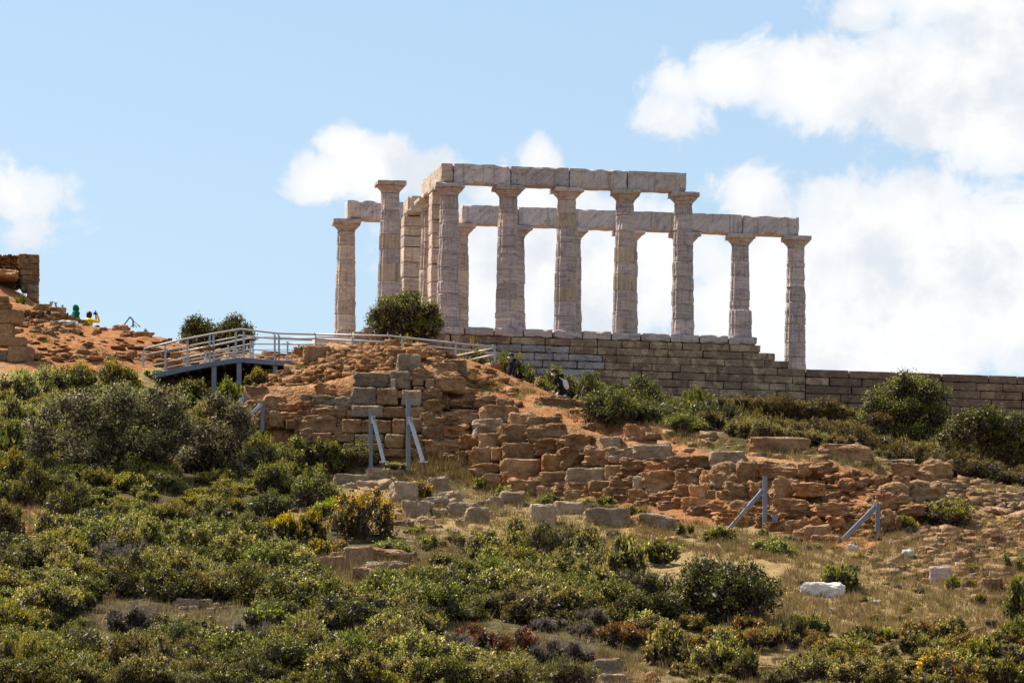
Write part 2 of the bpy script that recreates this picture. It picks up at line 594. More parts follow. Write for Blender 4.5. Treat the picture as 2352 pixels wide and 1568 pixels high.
# ------------------------------------------------------------------ terrain
CTRL_PX = [  # picture position and depth of points on the ground
    # bottom of the frame and the foreground slope
    (-200, 1568, 190), (300, 1568, 190), (800, 1568, 190), (1300, 1568, 190), (1800, 1568, 190), (2300, 1568, 190), (2700, 1568, 190),
    (-200, 1400, 205), (300, 1400, 205), (800, 1400, 205), (1300, 1400, 205), (1800, 1395, 206), (2300, 1400, 208), (2700, 1400, 208),
    (-200, 1240, 221), (300, 1240, 221), (800, 1240, 222), (1300, 1240, 225), (1650, 1260, 228), (2000, 1270, 229), (2300, 1270, 229), (2700, 1260, 229),
    (-200, 1120, 234), (200, 1120, 234), (500, 1110, 236), (750, 1110, 240), (950, 1120, 241), (1250, 1170, 238), (1450, 1190, 236),
    (2250, 1180, 243), (2500, 1180, 243),
    # foot and top of the lower terrace wall
    (900, 1072, 249.4), (1000, 1068, 249.6), (1100, 1092, 248.8), (1250, 1126, 247), (1400, 1146, 245), (1550, 1164, 243), (1700, 1190, 241), (1880, 1238, 237.5), (2080, 1228, 237.5),
    (1100, 915, 251.6), (1250, 955, 249.8), (1400, 1003, 247.6), (1550, 1040, 245.6), (1700, 1045, 244.0), (1880, 1068, 243.2), (2080, 1085, 243.5), (2200, 1112, 248),
    # bastion: foot and top
    (570, 1010, 251), (700, 1062, 250), (800, 1068, 249.8),
    (600, 905, 253), (700, 890, 252.6), (830, 862, 252.6), (920, 838, 252.8), (1000, 850, 252.8),
    # scree crest above
    (640, 868, 256), (720, 822, 258), (800, 803, 259), (880, 800, 259), (960, 806, 259), (1060, 838, 259.5), (1160, 872, 259),
    (1290, 916, 257.5), (1420, 972, 255.5), (1560, 1006, 254.5), (1700, 1030, 253.5), (1850, 1045, 252.5), (2000, 1056, 252), (2200, 1105, 251.5), (2400, 1125, 251.5), (2700, 1150, 251.5),
    # ground behind the crest
    (1060, 870, 263), (1180, 914, 263), (1290, 958, 263), (1450, 985, 262), (1600, 1010, 264), (1800, 1020, 265), (2000, 1045, 265), (2200, 1110, 265), (2400, 1142, 265),
    (900, 842, 266), (760, 845, 266), (650, 850, 267),
    (1100, 850, 280), (1300, 895, 285), (1600, 945, 285), (1900, 970, 286), (2150, 985, 288), (2400, 985, 288), (2700, 990, 288),
    (900, 812, 284), (740, 812, 287), (640, 822, 290), (560, 820, 290),
    # the left mound and the slope under the shrubs
    (-100, 1000, 243), (150, 1000, 244), (300, 1000, 246), (450, 990, 250), (540, 960, 255),
    (-100, 905, 255), (150, 905, 256), (300, 890, 259), (350, 868, 262), (430, 905, 261), (500, 920, 261),
    (-100, 838, 262), (100, 830, 263), (200, 826, 263.5), (300, 822, 264), (380, 818, 266),
    (0, 770, 267), (100, 775, 268), (200, 765, 271), (300, 764, 272), (370, 778, 271), (430, 800, 271), (520, 818, 272),
    (100, 742, 273), (40, 700, 277), (-60, 690, 277), (0, 652, 282), (60, 692, 283), (-100, 630, 282), (105, 722, 280), (85, 705, 282),
    (210, 763, 277), (300, 785, 279), (400, 812, 279), (130, 770, 286), (60, 720, 288), (300, 830, 290), (450, 840, 285),
]
CTRL_W = [(-120, 300, 24), (120, 300, 22), (-60, 250, 21), (70, 250, 20), (-60, 200, 13), (70, 200, 13), (-60, 330, 27), (-20, 330, 28), (0, 330, 31), (30, 330, 31), (70, 330, 26),
          (-60, 165, 7.5), (0, 165, 7.5), (60, 165, 7.5), (-60, 120, 1.5), (0, 120, 1.5), (60, 120, 1.5), (0, 60, -1.2), (-70, 60, -1.2), (70, 60, -1.2),
          (0, -20, -1.8), (-80, -20, -1.8), (80, -20, -1.8), (0, 400, 10), (-100, 400, 8), (100, 400, 8), (-30, 300, 29), (-38, 290, 29), (15, 305, 31), (-12, 310, 31)]
WALLPTS = [i for i, c in enumerate(CTRL_PX) if 237 < c[2] < 254 and (c[0], c[1]) in ((1100, 915), (1250, 955), (1400, 1003), (1550, 1040), (1700, 1045), (1880, 1068), (2080, 1085), (830, 862), (920, 838), (1000, 850), (700, 890))]
PTS = np.array([tuple(at(c[0], c[1], c[2]) + (Vector((0, .7, 0)) if i in WALLPTS else Vector())) for i, c in enumerate(CTRL_PX)] + CTRL_W, float)


def tps_fit(P, lam=.02):
    xy, z = P[:, :2], P[:, 2]
    n = len(P)
    d = np.linalg.norm(xy[:, None] - xy[None], axis=2)
    # biharmonic spline
    K = np.where(d > 0, d * d * np.log(d + 1e-9), 0) + lam * np.eye(n) * 10
    Q = np.c_[np.ones(n), xy]
    A = np.block([[K, Q], [Q.T, np.zeros((3, 3))]])
    return xy, np.linalg.solve(A, np.r_[z, 0, 0, 0])


TXY, TW = tps_fit(PTS)


def tps_eval(X, Y):
    out = np.zeros(X.shape)
    fx, fy = X.ravel(), Y.ravel()
    res = np.empty(len(fx))
    n = len(TXY)
    for s in range(0, len(fx), 20000):
        a = np.c_[fx[s:s + 20000], fy[s:s + 20000]]
        d2 = ((a[:, None, :] - TXY[None]) ** 2).sum(2)
        res[s:s + 20000] = (.5 * d2 * np.log(d2 + 1e-12)) @ TW[:n] + TW[n] + a @ TW[n + 1:]
    return res.reshape(X.shape)


GX = np.concatenate([np.arange(-120, -34, 4.0), np.arange(-34, 34.01, .25), np.arange(38, 121, 4.0)])
GY = np.concatenate([np.arange(-20, 172, 4.0), np.arange(172, 300.01, .25), np.arange(304, 401, 4.0)])
XX, YY = np.meshgrid(GX, GY)
coarse = tps_eval(XX[::2, ::2], YY[::2, ::2]) if False else None
ZZ = tps_eval(XX, YY)


def fast_noise(X, Y, scale, seed):
    """value noise on the grid"""
    rs = np.random.RandomState(seed)
    T = rs.rand(256, 256)
    x, y = X / scale, Y / scale
    xi, yi = np.floor(x).astype(int), np.floor(y).astype(int)
    fx, fy = x - xi, y - yi
    fx, fy = fx * fx * (3 - 2 * fx), fy * fy * (3 - 2 * fy)
    g = lambda a, b_: T[a % 256, b_ % 256]
    return (g(xi, yi) * (1 - fx) * (1 - fy) + g(xi + 1, yi) * fx * (1 - fy) + g(xi, yi + 1) * (1 - fx) * fy + g(xi + 1, yi + 1) * fx * fy) - .5


ZZ = ZZ + .30 * fast_noise(XX, YY, 2.6, 1) + .20 * fast_noise(XX, YY, 1.1, 2) + .12 * fast_noise(XX, YY, .55, 3)


def height(x, y):
    i = int(np.clip(np.searchsorted(GX, x) - 1, 0, len(GX) - 2))
    j = int(np.clip(np.searchsorted(GY, y) - 1, 0, len(GY) - 2))
    tx = (x - GX[i]) / (GX[i + 1] - GX[i])
    ty = (y - GY[j]) / (GY[j + 1] - GY[j])
    return (ZZ[j, i] * (1 - tx) + ZZ[j, i + 1] * tx) * (1 - ty) + (ZZ[j + 1, i] * (1 - tx) + ZZ[j + 1, i + 1] * tx) * ty


def ground(px, py, y0=185.0, y1=300.0):
    """where the line of sight through a picture point first meets the hill"""
    d = ray(px, py)
    y = y0
    while y < y1:
        if d.z * y <= height(d.x * y, y):
            return d * y
        y += .2
    return d * 262.0


def pxgrid():
    D = cp * YY + sp * ZZ
    U = -sp * YY + cp * ZZ
    D = np.maximum(D, 1)
    a, b_ = F * XX / D, F * U / D
    return 1176 + cr * a + sr * b_, 784 - (-sr * a + cr * b_)


def region(polys, soft, GPX, GPY):
    """soft mask of ellipses given as (cx, cy, rx, ry, weight)"""
    m = np.zeros(GPX.shape)
    for (cx, cy, rx, ry, wt) in polys:
        m = np.maximum(m, wt * np.clip((1.25 - np.hypot((GPX - cx) / rx, (GPY - cy) / ry)) / soft, 0, 1))
    return m


GPX, GPY = pxgrid()
EARTH = [(180, 800, 300, 62, 1), (20, 670, 130, 100, 1), (120, 750, 170, 40, 1), (800, 850, 240, 62, 1), (1080, 930, 150, 110, .95), (1300, 1040, 330, 110, .95),
         (1650, 1120, 330, 90, .9), (1960, 1170, 210, 100, 1), (2150, 1160, 120, 60, .55), (880, 960, 330, 110, 1), (1500, 1200, 90, 40, .6), (2250, 1260, 190, 120, .5), (1200, 890, 140, 40, .7),
         (1500, 1000, 200, 40, .4), (2100, 1090, 300, 30, .45), (60, 1190, 130, 40, .5), (60, 1235, 90, 40, .6)]
GREEN = [(500, 1400, 800, 260, .75), (1200, 1450, 700, 160, .6), (350, 1050, 500, 180, .9), (1100, 1120, 200, 40, .4), (1300, 1160, 200, 30, .35), (2100, 1520, 300, 60, .45), (1900, 1000, 500, 60, .6),
         (560, 900, 150, 60, .7)]
V = np.stack([XX.ravel(), YY.ravel(), ZZ.ravel()], 1)
ny, nx = XX.shape
ii = np.arange(nx * ny).reshape(ny, nx)
Q = np.stack([ii[:-1, :-1].ravel(), ii[:-1, 1:].ravel(), ii[1:, 1:].ravel(), ii[1:, :-1].ravel()], 1)
me = mesh_np('hillside', V, Q, M['ground'], smooth=True)
for nm, reg in (('earth', EARTH), ('green', GREEN)):
    a = me.attributes.new(nm, 'FLOAT', 'POINT')
    a.data.foreach_set('value', region(reg, .6, GPX, GPY).ravel().astype(np.float32))
tag(obj('hillside', me), kind='structure')
sea_m, t_, b_, o_ = material('sea_water')
t_.put(b_.inputs['Base Color'], (.02, .06, .10))
b_.inputs['Roughness'].default_value = .2
t_.put(b_.inputs['Normal'], t_.bump(t_.noise(world_pos(t_), .3, 4), .3, .5))
tag(obj('sea', mesh_py('sea', [(-9000, -9000, -22), (9000, -9000, -22), (9000, 9000, -22), (-9000, 9000, -22)], [(0, 1, 2, 3)], sea_m)), kind='structure')

# ------------------------------------------------------------------ the temple
TH = 0.17294096
T0 = Vector((-5.21737, 290.98027, 35.39609))
S, HC, WD = 2.522, 6.1, 12.3
temple = tag(empty('temple', T0, rz=TH), 'ruined marble temple of Doric columns carrying lintel blocks on a stepped base', 'temple')
TM = Matrix.Translation(T0) @ Matrix.Rotation(TH, 4, 'Z')


def drum_mesh(z0, z1, seed, flute=1.0, worn=.5, rscale=1.0, mat=None):
    """one fluted column drum; z measured from the column's foot"""
    na, h = 64, z1 - z0
    lev = [0, .035, .12 * h, .35 * h, .6 * h, .85 * h, h - .035, h]
    V, Fc = [], []
    ox, oy = random.uniform(-.014, .014), random.uniform(-.014, .014)
    off = Vector((seed * 3.3, seed * 1.9, seed * 4.7))
    for li, z in enumerate(lev):
        zz = z0 + z
        t = min(1, zz / 5.6)
        R = (.497 - .105 * t + .012 * sin(pi * t)) * rscale
        edge = 1 if li in (0, len(lev) - 1) else 0
        for k in range(na):
            a = 2 * pi * k / na
            fl = abs(sin(8 * a)) * .055 * flute
            p = Vector((cos(a), sin(a), 0))
            nz = noise.noise(Vector((cos(a) * 1.1, sin(a) * 1.1, zz * 2.5)) + off)
            nz2 = noise.noise(Vector((cos(a) * 3.5, sin(a) * 3.5, zz * 7)) + off)
            r = R - fl + worn * (.045 * (nz - .35) + .022 * nz2)
            if edge:
                r -= .02 + worn * .045 * max(0, noise.noise(Vector((cos(a) * 2.2, sin(a) * 2.2, zz * 3)) + off * 2) + .25)
            zt = z0 + z
            V.append((p.x * r + ox, p.y * r + oy, zt))
    nl = len(lev)
    for i in range(nl - 1):
        for k in range(na):
            k2 = (k + 1) % na
            Fc.append((i * na + k, i * na + k2, (i + 1) * na + k2, (i + 1) * na + k))
    Fc.append(tuple(range(na))[::-1])
    Fc.append(tuple((nl - 1) * na + k for k in range(na)))
    return mesh_py('drum', V, Fc, mat, False)


def capital_mesh(seed, mat, chip=.05):
    """echinus and square abacus, z from the column's foot"""
    na = 48
    prof = [(5.6, .385), (5.66, .39), (5.67, .41), (5.70, .412), (5.71, .43), (5.78, .50), (5.85, .565), (5.89, .585), (5.905, .57)]
    V, Fc = [], []
    for (z, r) in prof:
        for k in range(na):
            a = 2 * pi * k / na
            rr = r + .012 * noise.noise(Vector((cos(a) * 3, sin(a) * 3, z * 4 + seed)))
            V.append((rr * cos(a), rr * sin(a), z))
    for i in range(len(prof) - 1):
        for k in range(na):
            k2 = (k + 1) % na
            Fc.append((i * na + k, i * na + k2, (i + 1) * na + k2, (i + 1) * na + k))
    Fc.append(tuple(range(na))[::-1])
    Fc.append(tuple((len(prof) - 1) * na + k for k in range(na)))
    ab = stone_mesh('abacus_tmp', (1.24, 1.24, .20), seed, (10, 10, 3), .10, .010, 2.5, None, False, chip)
    b0 = len(V)
    for v in ab.vertices:
        V.append((v.co.x, v.co.y, v.co.z + 6.0))
    for p in ab.polygons:
        Fc.append(tuple(i + b0 for i in p.vertices))
    bpy.data.meshes.remove(ab)
    return mesh_py('capital', V, Fc, mat)


def column(idx, back, joints, restored=(), label=None, dx=0.0, r=None, capital=True, base=0.0, warm=False, worn=.55, mats=None):
    """joints: heights (0..1 of the 6.1 m) between drums from the foot up"""
    x = idx * S + dx
    y = r if r is not None else (WD if back else 0.0)
    c = empty('column', (x, y, 0), temple)
    c.rotation_euler.z = random.uniform(-.1, .1)
    if label:
        c['label'] = label
    zs = [base] + [j * 6.1 for j in joints]
    for i in range(len(zs) - 1):
        seed = idx * 13 + i * 3.7 + (50 if back else 0) + y
        rest = i in restored
        mat = M['marble_new'] if rest else (M['marble_warm'] if warm else M['marble'])
        w_ = .12 if rest else 1.35 * worn * random.uniform(.6, 1.4)
        fl = 1.0 if rest else max(.45, 1.1 - w_ * random.uniform(.4, 1.0))
        obj('drum', drum_mesh(zs[i], zs[i + 1], seed, fl, w_, 1.0 if not rest else 1.015, mat), c)
    if capital:
        obj('capital', capital_mesh(idx * 3.1 + (20 if back else 0) + y, M['marble_warm'] if warm else M['marble'], .05 if not back else .03), c)
    return c


def fr(ys, ybase, ytop):
    """joint heights as fractions from measured picture rows, foot upwards; ends at the neck (5.6 m)"""
    f_ = sorted((ybase - y) / (ybase - ytop) for y in ys)
    f_ = [x for x in f_ if .03 < x < .89]
    return f_ + [5.6 / 6.1]


# near row
column(0, 0, fr([490, 565, 675, 795, 905, 1050, 1180, 1290], 1395, 255), restored=(3, 5))
column(1, 0, fr([475, 590, 700, 820, 925, 1035, 1130, 1230, 1310], 1385, 277), worn=.6)
column(2, 0, fr([500, 620, 680, 770, 820, 940, 1050, 1160, 1260, 1310], 1395, 290))
column(3, 0, fr([515, 615, 735, 845, 955, 1080, 1190, 1300], 1415, 310), restored=(2, 7), worn=.7)
column(4, 0, fr([520, 645, 765, 885, 980, 1100, 1265], 1435, 325), restored=(2, 4))
column(5, 0, fr([515, 640, 755, 880, 1000, 1105, 1215, 1330], 1450, 343), worn=.5)
stub = column(6, 0, [.0835, .19], label='low broken stump of a column, only its two lowest drums standing', capital=False, worn=.35)
# far row
fj = [[.09, .19, .285, .375, .48, .58, .675, .77, .86], [.11, .2, .31, .41, .5, .62, .71, .8], [.085, .175, .30, .39, .47, .55, .66, .78, .85]]
column(0, 1, fr([640, 745, 860, 965, 1075, 1185, 1295, 1420], 1640, 545), worn=.6, warm=True)
for i in (1, 2, 3, 4, 5, 6):
    column(i, 1, fj[i % 3] + [5.6 / 6.1], worn=.7, warm=i < 3)
column(7, 1, fr([755, 875, 995, 1105, 1185, 1240, 1370, 1500], 1745, 668), worn=.45)
column(8, 1, fr([770, 885, 930, 1030, 1090, 1205, 1315, 1380, 1440, 1530, 1640], 1765, 685), worn=.75)
# the porch: column between the antae, and the two antae as stacked blocks
column(1, 0, [.1, .2, .31, .4, .5, .6, .69, .8, 5.6 / 6.1], r=4.92, dx=.0, warm=True, worn=.6)
for (r, top, sx_, nb) in ((2.55, 6.08, .86, 10), (9.85, 6.0, .92, 11)):
    p = empty('anta_pillar', (S * 1 + .02, r, 0), temple)
    z = 0.0
    hs = [random.uniform(.42, .72) for _ in range(nb)]
    k = top / sum(hs)
    for i, hh in enumerate(hs):
        hh *= k
        obj('stone_block', stone_mesh('stone_block', (sx_ + random.uniform(-.05, .03), .95, hh - .012), r * 3 + i, (9, 8, 6), .05, .02, 1.6, M['marble_warm'], False, .06), p, (random.uniform(-.02, .02), 0, z + hh / 2))
        z += hh
# architrave
arch = empty('architrave', (0, 0, 0), temple)


def beam_block(x0, x1, r0, r1, z0, z1, seed, chip=.10, mat='marble_beam', n=None):
    L, Dp, H = x1 - x0 - .012, r1 - r0, z1 - z0
    n = n or (max(6, int(L / .13)), max(5, int(Dp / .16)), 8)
    return obj('lintel_block', stone_mesh('lintel_block', (L, Dp, H), seed, n, .035, .010, 1.3, M[mat], False, chip), arch, ((x0 + x1) / 2, (r0 + r1) / 2, (z0 + z1) / 2))


for i in range(1, 5):
    beam_block(i * S + (.10 if i == 1 else .02), (i + 1) * S + (.06 if i == 4 else .02), -.45, .45, 6.105, 6.95 - (i - 1) * .012, 40 + i)
for i in (0, 2, 3, 4, 5, 6, 7):
    beam_block(i * S - (.06 if i == 0 else 0), (i + 1) * S + (.06 if i == 7 else 0), WD - .45, WD + .45, 6.105, 6.95, 60 + i, .13 if i in (0, 6, 7) else .10)
# fillet strips and guttae plates that stick out under the top of the front beams
for i in range(1, 5):
    for fx in (.22, .72):
        xx = i * S + fx * S
        obj('regula', stone_mesh('regula', (.50, .04, .07), i + fx, (4, 1, 1), .1, .004, 3, M['marble_beam'], False), arch, (xx, -.468, 6.81))
# cross beams from the front corner column over the near anta to the inner column
beam_block(S * 1 - .44, S * 1 + .09, -.42, 2.45, 6.105, 6.93, 71, .16, 'marble_warm', (6, 20, 8))
beam_block(S * 1 - .42, S * 1 + .36, 2.52, 5.05, 6.105, 6.90, 72, .22, 'marble_warm', (7, 18, 8))
beam_block(S * 1 - .38, S * 1 + .42, 8.6, 10.1, 6.05, 6.78, 73, .30, 'marble_warm', (7, 10, 7))

# stylobate, steps and foundation
sty = empty('stylobate', (0, 0, 0), temple)
fnd = empty('foundation_wall', (0, 0, 0), temple)
k = 0
x = -.63
while x < 15.6:
    x1 = x + S / 2
    obj('stylobate_block', stone_mesh('stylobate_block', (S / 2 - .02, .95, .36), 100 + k, (10, 6, 4), .10, .03, 1.8, M['marble'], False, .12), sty, ((x + x1) / 2, -.19 + random.uniform(-.03, .03), -.182))
    x = x1
    k += 1
for (cx, cr_, ww, dd, hh, zc) in ((-.2, 12.3, 1.6, 1.5, .3, -.16), (-1.1, 9.3, 1.5, 1.3, .95, .05), (-.1, 8.0, 1.2, 1.1, .55, -.3), (-2.2, 8.4, 1.7, 1.4, .62, -.62), (-3.0, 7.4, 1.4, 1.4, .52, -.98)):
    obj('stylobate_block', stone_mesh('stylobate_block', (ww, dd, hh), cx * 7 + cr_, (9, 8, 5), .06, .03, 1.6, M['marble_warm'], False, .1), sty, (cx, cr_, zc))
UNIT = {}


def wall_variants(key, mat, count=6, aspect=(1.25, .6, .32), n=(9, 3, 4), rnd=.06, amp=.014):
    UNIT[key] = [stone_mesh('stone_block', aspect, 200 + i * 3 + len(key), n, rnd, amp, 2.2, M[mat], False, .035) for i in range(count)]


wall_variants('wall', 'wall')
wall_variants('wall_pale', 'wall_pale', rnd=.14, amp=.03)
wall_variants('wall_dark', 'wall_dark')
ends = [15.9, 16.5, 17.1, 17.8, 17.8, 17.8, 17.8, 17.8, 17.8, 17.8]
rw = random.Random(11)
for c, x_end in enumerate(ends):
    z = -.36 - .322 * c - .161
    x = -1.2 - rw.uniform(0, .8)
    while x < x_end - .3:
        L = rw.uniform(1.0, 1.55)
        x1 = min(x + L * rw.choice([.6, 1, 1, 1.15]), x_end)
        if x_end - x1 < .4:
            x1 = x_end
        pale = 2.9 < x < 9.0 - .9 * abs(c - 3) and c < 7 and c > 0 and rw.random() < .8
        key = 'wall_pale' if pale else 'wall'
        me = rw.choice(UNIT[key])
        o = obj('stone_block', me, fnd, ((x + x1) / 2, -.34 - .06 * min(c, 3) + rw.uniform(-.02, .02) + (.06 if pale and rw.random() < .3 else 0), z),
                (rw.uniform(-.01, .01), 0, rw.uniform(-.008, .008)), ((x1 - x - rw.uniform(.004, .016)) / 1.25, 1, (.322 - rw.uniform(.004, .018)) / .32))
        x = x1
obj('core', mesh_py('core', *(lambda V, Q: ([(v[0] * 8.3 + 7.3, v[1] * 6.5 + 6.9 - .30, v[2] * 1.9 - 2.0) for v in V], Q))(*box_lattice((2, 2, 2))), M['wall']), fnd)
obj('core', mesh_py('core', *(lambda V, Q: ([(v[0] * 1.05 + 16.7, v[1] * 6.4 + 6.9 - .30, v[2] * 1.2 - 2.6) for v in V], Q))(*box_lattice((2, 2, 2))), M['wall']), fnd)
fill = empty('terrace_wall', TM @ Vector((17.8, -.4, -3.0)), rz=TH)
tag(fill, 'long dark brown ashlar terrace wall running right from the temple base', 'wall')
for c in range(9):
    z = 3.0 - 1.326 - .345 * c - .172
    x = -.1 if c < 2 else 0.0
    x = {0: .02, 1: 1.05, 2: .0, 3: .0}.get(c, .0)
    while x < 15:
        L = rw.uniform(1.15, 2.1)
        o = obj('stone_block', rw.choice(UNIT['wall_dark']), fill, (x + L / 2, -.13 + rw.uniform(-.02, .02), z), (0, 0, rw.uniform(-.006, .006)), ((L - .014) / 1.25, 1, .332 / .32))
        x += L
x = 0.02
for L in (1.0,):
    obj('stone_block', UNIT['wall'][2], fill, (x + L / 2, -.13, 3 - 1.326 - .345 - .172), None, (L / 1.25, 1, .332 / .32))
obj('core', mesh_py('core', *(lambda V, Q: ([(v[0] * 7.4 + 7.45, v[1] * .8 + .95, v[2] * 2.2 - .56) for v in V], Q))(*box_lattice((2, 1, 1))), M['wall_dark']), fill)

# ------------------------------------------------------------------ stones
VAR = {}
for kind, (n, rnd, amp, freq, cnt) in dict(block=((12, 9, 9), .13, .05, 3.0, 9), rough=((18, 13, 15), .14, .20, 2.4, 10), boulder=((12, 11, 11), .38, .17, 2.1, 9),
                                          chunk=((14, 11, 12), .17, .125, 2.5, 10), slab=((12, 8, 6), .16, .12, 2.8, 6)).items():
    VAR[kind] = [(n, rnd, amp, freq, i) for i in range(cnt)]
MESHES = {}


def stone_var(kind, i, mat):
    key = (kind, i, mat)
    if key not in MESHES:
        n, rnd, amp, freq, s = VAR[kind][i]
        MESHES[key] = stone_mesh(kind, (1, 1, 1), 300 + i * 5 + len(kind) * 31, n, rnd, amp, freq, M[mat], False, .06)
    return MESHES[key]


rs = random.Random(5)


def stone(name, rect, Y, mat='rock', kind='block', parent=None, depth=None, tilt=.05, origin=None, sink=0.0):
    """a stone that fills a picture rectangle at depth Y (its front)"""
    x0, y0, x1, y1 = rect
    s = pm(Y)
    wv, hv = (x1 - x0) / s, (y1 - y0) / s
    dp = depth or max(.35, min(1.1, .8 * (wv + hv) / 2 + .15))
    c = at((x0 + x1) / 2, (y0 + y1) / 2, Y + dp / 2)
    c.z -= sink
    vs = VAR[kind]
    i = rs.randrange(len(vs))
    kk = 1.10 if kind == 'boulder' else 1.07
    o = obj(name, stone_var(kind, i, mat), parent, c - (origin if origin is not None else Vector()),
            (rs.uniform(-tilt, tilt), rs.uniform(-tilt, tilt), rs.uniform(-tilt * 2, tilt * 2)), (wv * kk, dp, (hv + sink) * kk))
    if kind in ('boulder', 'rough') and rs.random() < .5:
        o.scale.x *= -1
    return o


def Z4(r): return tuple(516.8 + v * .29297 if i % 2 == 0 else 689.0 + v * .29297 for i, v in enumerate(r))
def Z5(r): return tuple(1091.0 + v * .29297 if i % 2 == 0 else 717.8 + v * .29297 for i, v in enumerate(r))
def Z6(r): return tuple(1720.4 + v * .29297 if i % 2 == 0 else 746.5 + v * .29297 for i, v in enumerate(r))
def ZB(r): return tuple(574.2 + v * .29297 if i % 2 == 0 else 1033.6 + v * .29297 for i, v in enumerate(r))
def ZC(r): return tuple(1148.4 + v * .29297 if i % 2 == 0 else 1033.6 + v * .29297 for i, v in enumerate(r))
def ZD(r): return tuple(1720.4 + v * .29297 if i % 2 == 0 else 1108.8 + v * .29297 for i, v in enumerate(r))
def ZE(r): return tuple(v * .29297 if i % 2 == 0 else 1108.8 + v * .29297 for i, v in enumerate(r))
def ZF(r): return tuple(v * .29297 if i % 2 == 0 else 803.9 + v * .29297 for i, v in enumerate(r))
def ZL(r): return tuple(v * .29297 if i % 2 == 0 else 562.7 + v * .29297 for i, v in enumerate(r))
def ZG(r): return tuple(1091.0 + v * .21974 if i % 2 == 0 else 1223.7 + v * .21974 for i, v in enumerate(r))


def interp(tab, x):
    xs = [a[0] for a in tab]
    return [float(np.interp(x, xs, [a[i] for a in tab])) for i in range(1, len(tab[0]))]


# wall lines: x, foot row, top row, depth at foot, depth at top
MIDLINE = [(1000, 1068, 890, 249.4, 251.4), (1100, 1092, 905, 248.6, 251.2), (1250, 1126, 950, 246.8, 249.4), (1400, 1146, 1000, 244.8, 247.2), (1550, 1164, 1036, 242.8, 245.2),
           (1700, 1190, 1040, 240.8, 243.6), (1880, 1238, 1064, 237.4, 242.8), (2080, 1228, 1080, 237.3, 243.0), (2200, 1180, 1100, 241, 247)]
BASTLINE = [(560, 1010, 885, 250.8, 252.2), (700, 1062, 885, 249.8, 251.6), (830, 1068, 855, 249.6, 251.2), (1000, 1068, 835, 249.4, 251.4), (1030, 1070, 835, 249.3, 251.6)]


def wall_depth(line, rect):
    xc = (rect[0] + rect[2]) / 2
    yf, yt, Yf, Yt = interp(line, xc)
    t = (yf - (rect[1] + rect[3]) / 2) / (yf - yt)
    return Yf + (Yt - Yf) * t


def wall_sheet(name, line, parent, mat, back=.38, x0=None, x1=None):
    """rubble and earth behind the facing stones, one thick uneven sheet"""
    P0 = parent.location
    x0 = x0 or line[0][0]
    x1 = x1 or line[-1][0]
    nxs, nzs = int((x1 - x0) / 7), 26
    V, Fc = [], []
    for i in range(nxs + 1):
        xx = x0 + (x1 - x0) * i / nxs
        yf, yt, Yf, Yt = interp(line, xx)
        for j in range(nzs + 1):
            t = j / nzs
            if t <= .8:
                u = t / .8
                p = at(xx, yf + 14 + (yt - yf - 10) * u, Yf + (Yt - Yf) * u + back)
            else:
                u = (t - .8) / .2
                p = at(xx, yt + 4, Yt + back) + Vector((0, u * 2.2, u * .22))
            nn = fbm(p * 1.6, 3)
            p = p + Vector((.05 * nn, -.16 * nn, .10 * fbm(p * 2.3 + Vector((5, 5, 5)), 2)))
            V.append(p - P0)
    for i in range(nxs):
        for j in range(nzs):
            a = i * (nzs + 1) + j
            Fc.append((a, a + nzs + 1, a + nzs + 2, a + 1))
    return obj(name, mesh_py(name, V, Fc, M[mat], True), parent)


def wall_of(name, loc, label, line, rects, conv, core, cat='wall'):
    w_ = tag(empty(name, loc), label, cat)
    P0 = w_.location.copy()
    if core:
        wall_sheet('earth_core', line, w_, core, x1=min(line[-1][0], 1850))
    for r in rects:
        mat, kind = 'rock', 'block'
        ex = 0.0
        if len(r) > 4:
            for q in r[4:]:
                if q in M:
                    mat = q
                elif q in VAR:
                    kind = q
                else:
                    ex = q
        r4 = conv(r[:4])
        g = -1 if kind == 'block' else 8
        r4 = (r4[0] - g / 2, r4[1] - g / 2, r4[2] + g / 2, r4[3] + g / 2)
        if kind == 'rough' and rs.random() < .5:
            kind = 'chunk'
        if mat == 'rock_orange' and rs.random() < .35:
            mat = 'rock'
        elif mat == 'rock' and rs.random() < .08:
            mat = 'rock_tan'
        stone('stone', r4, wall_depth(line, r4) + ex - .14 + rs.uniform(-.10, .06), mat, kind, w_, tilt=.04, origin=P0)
    return w_


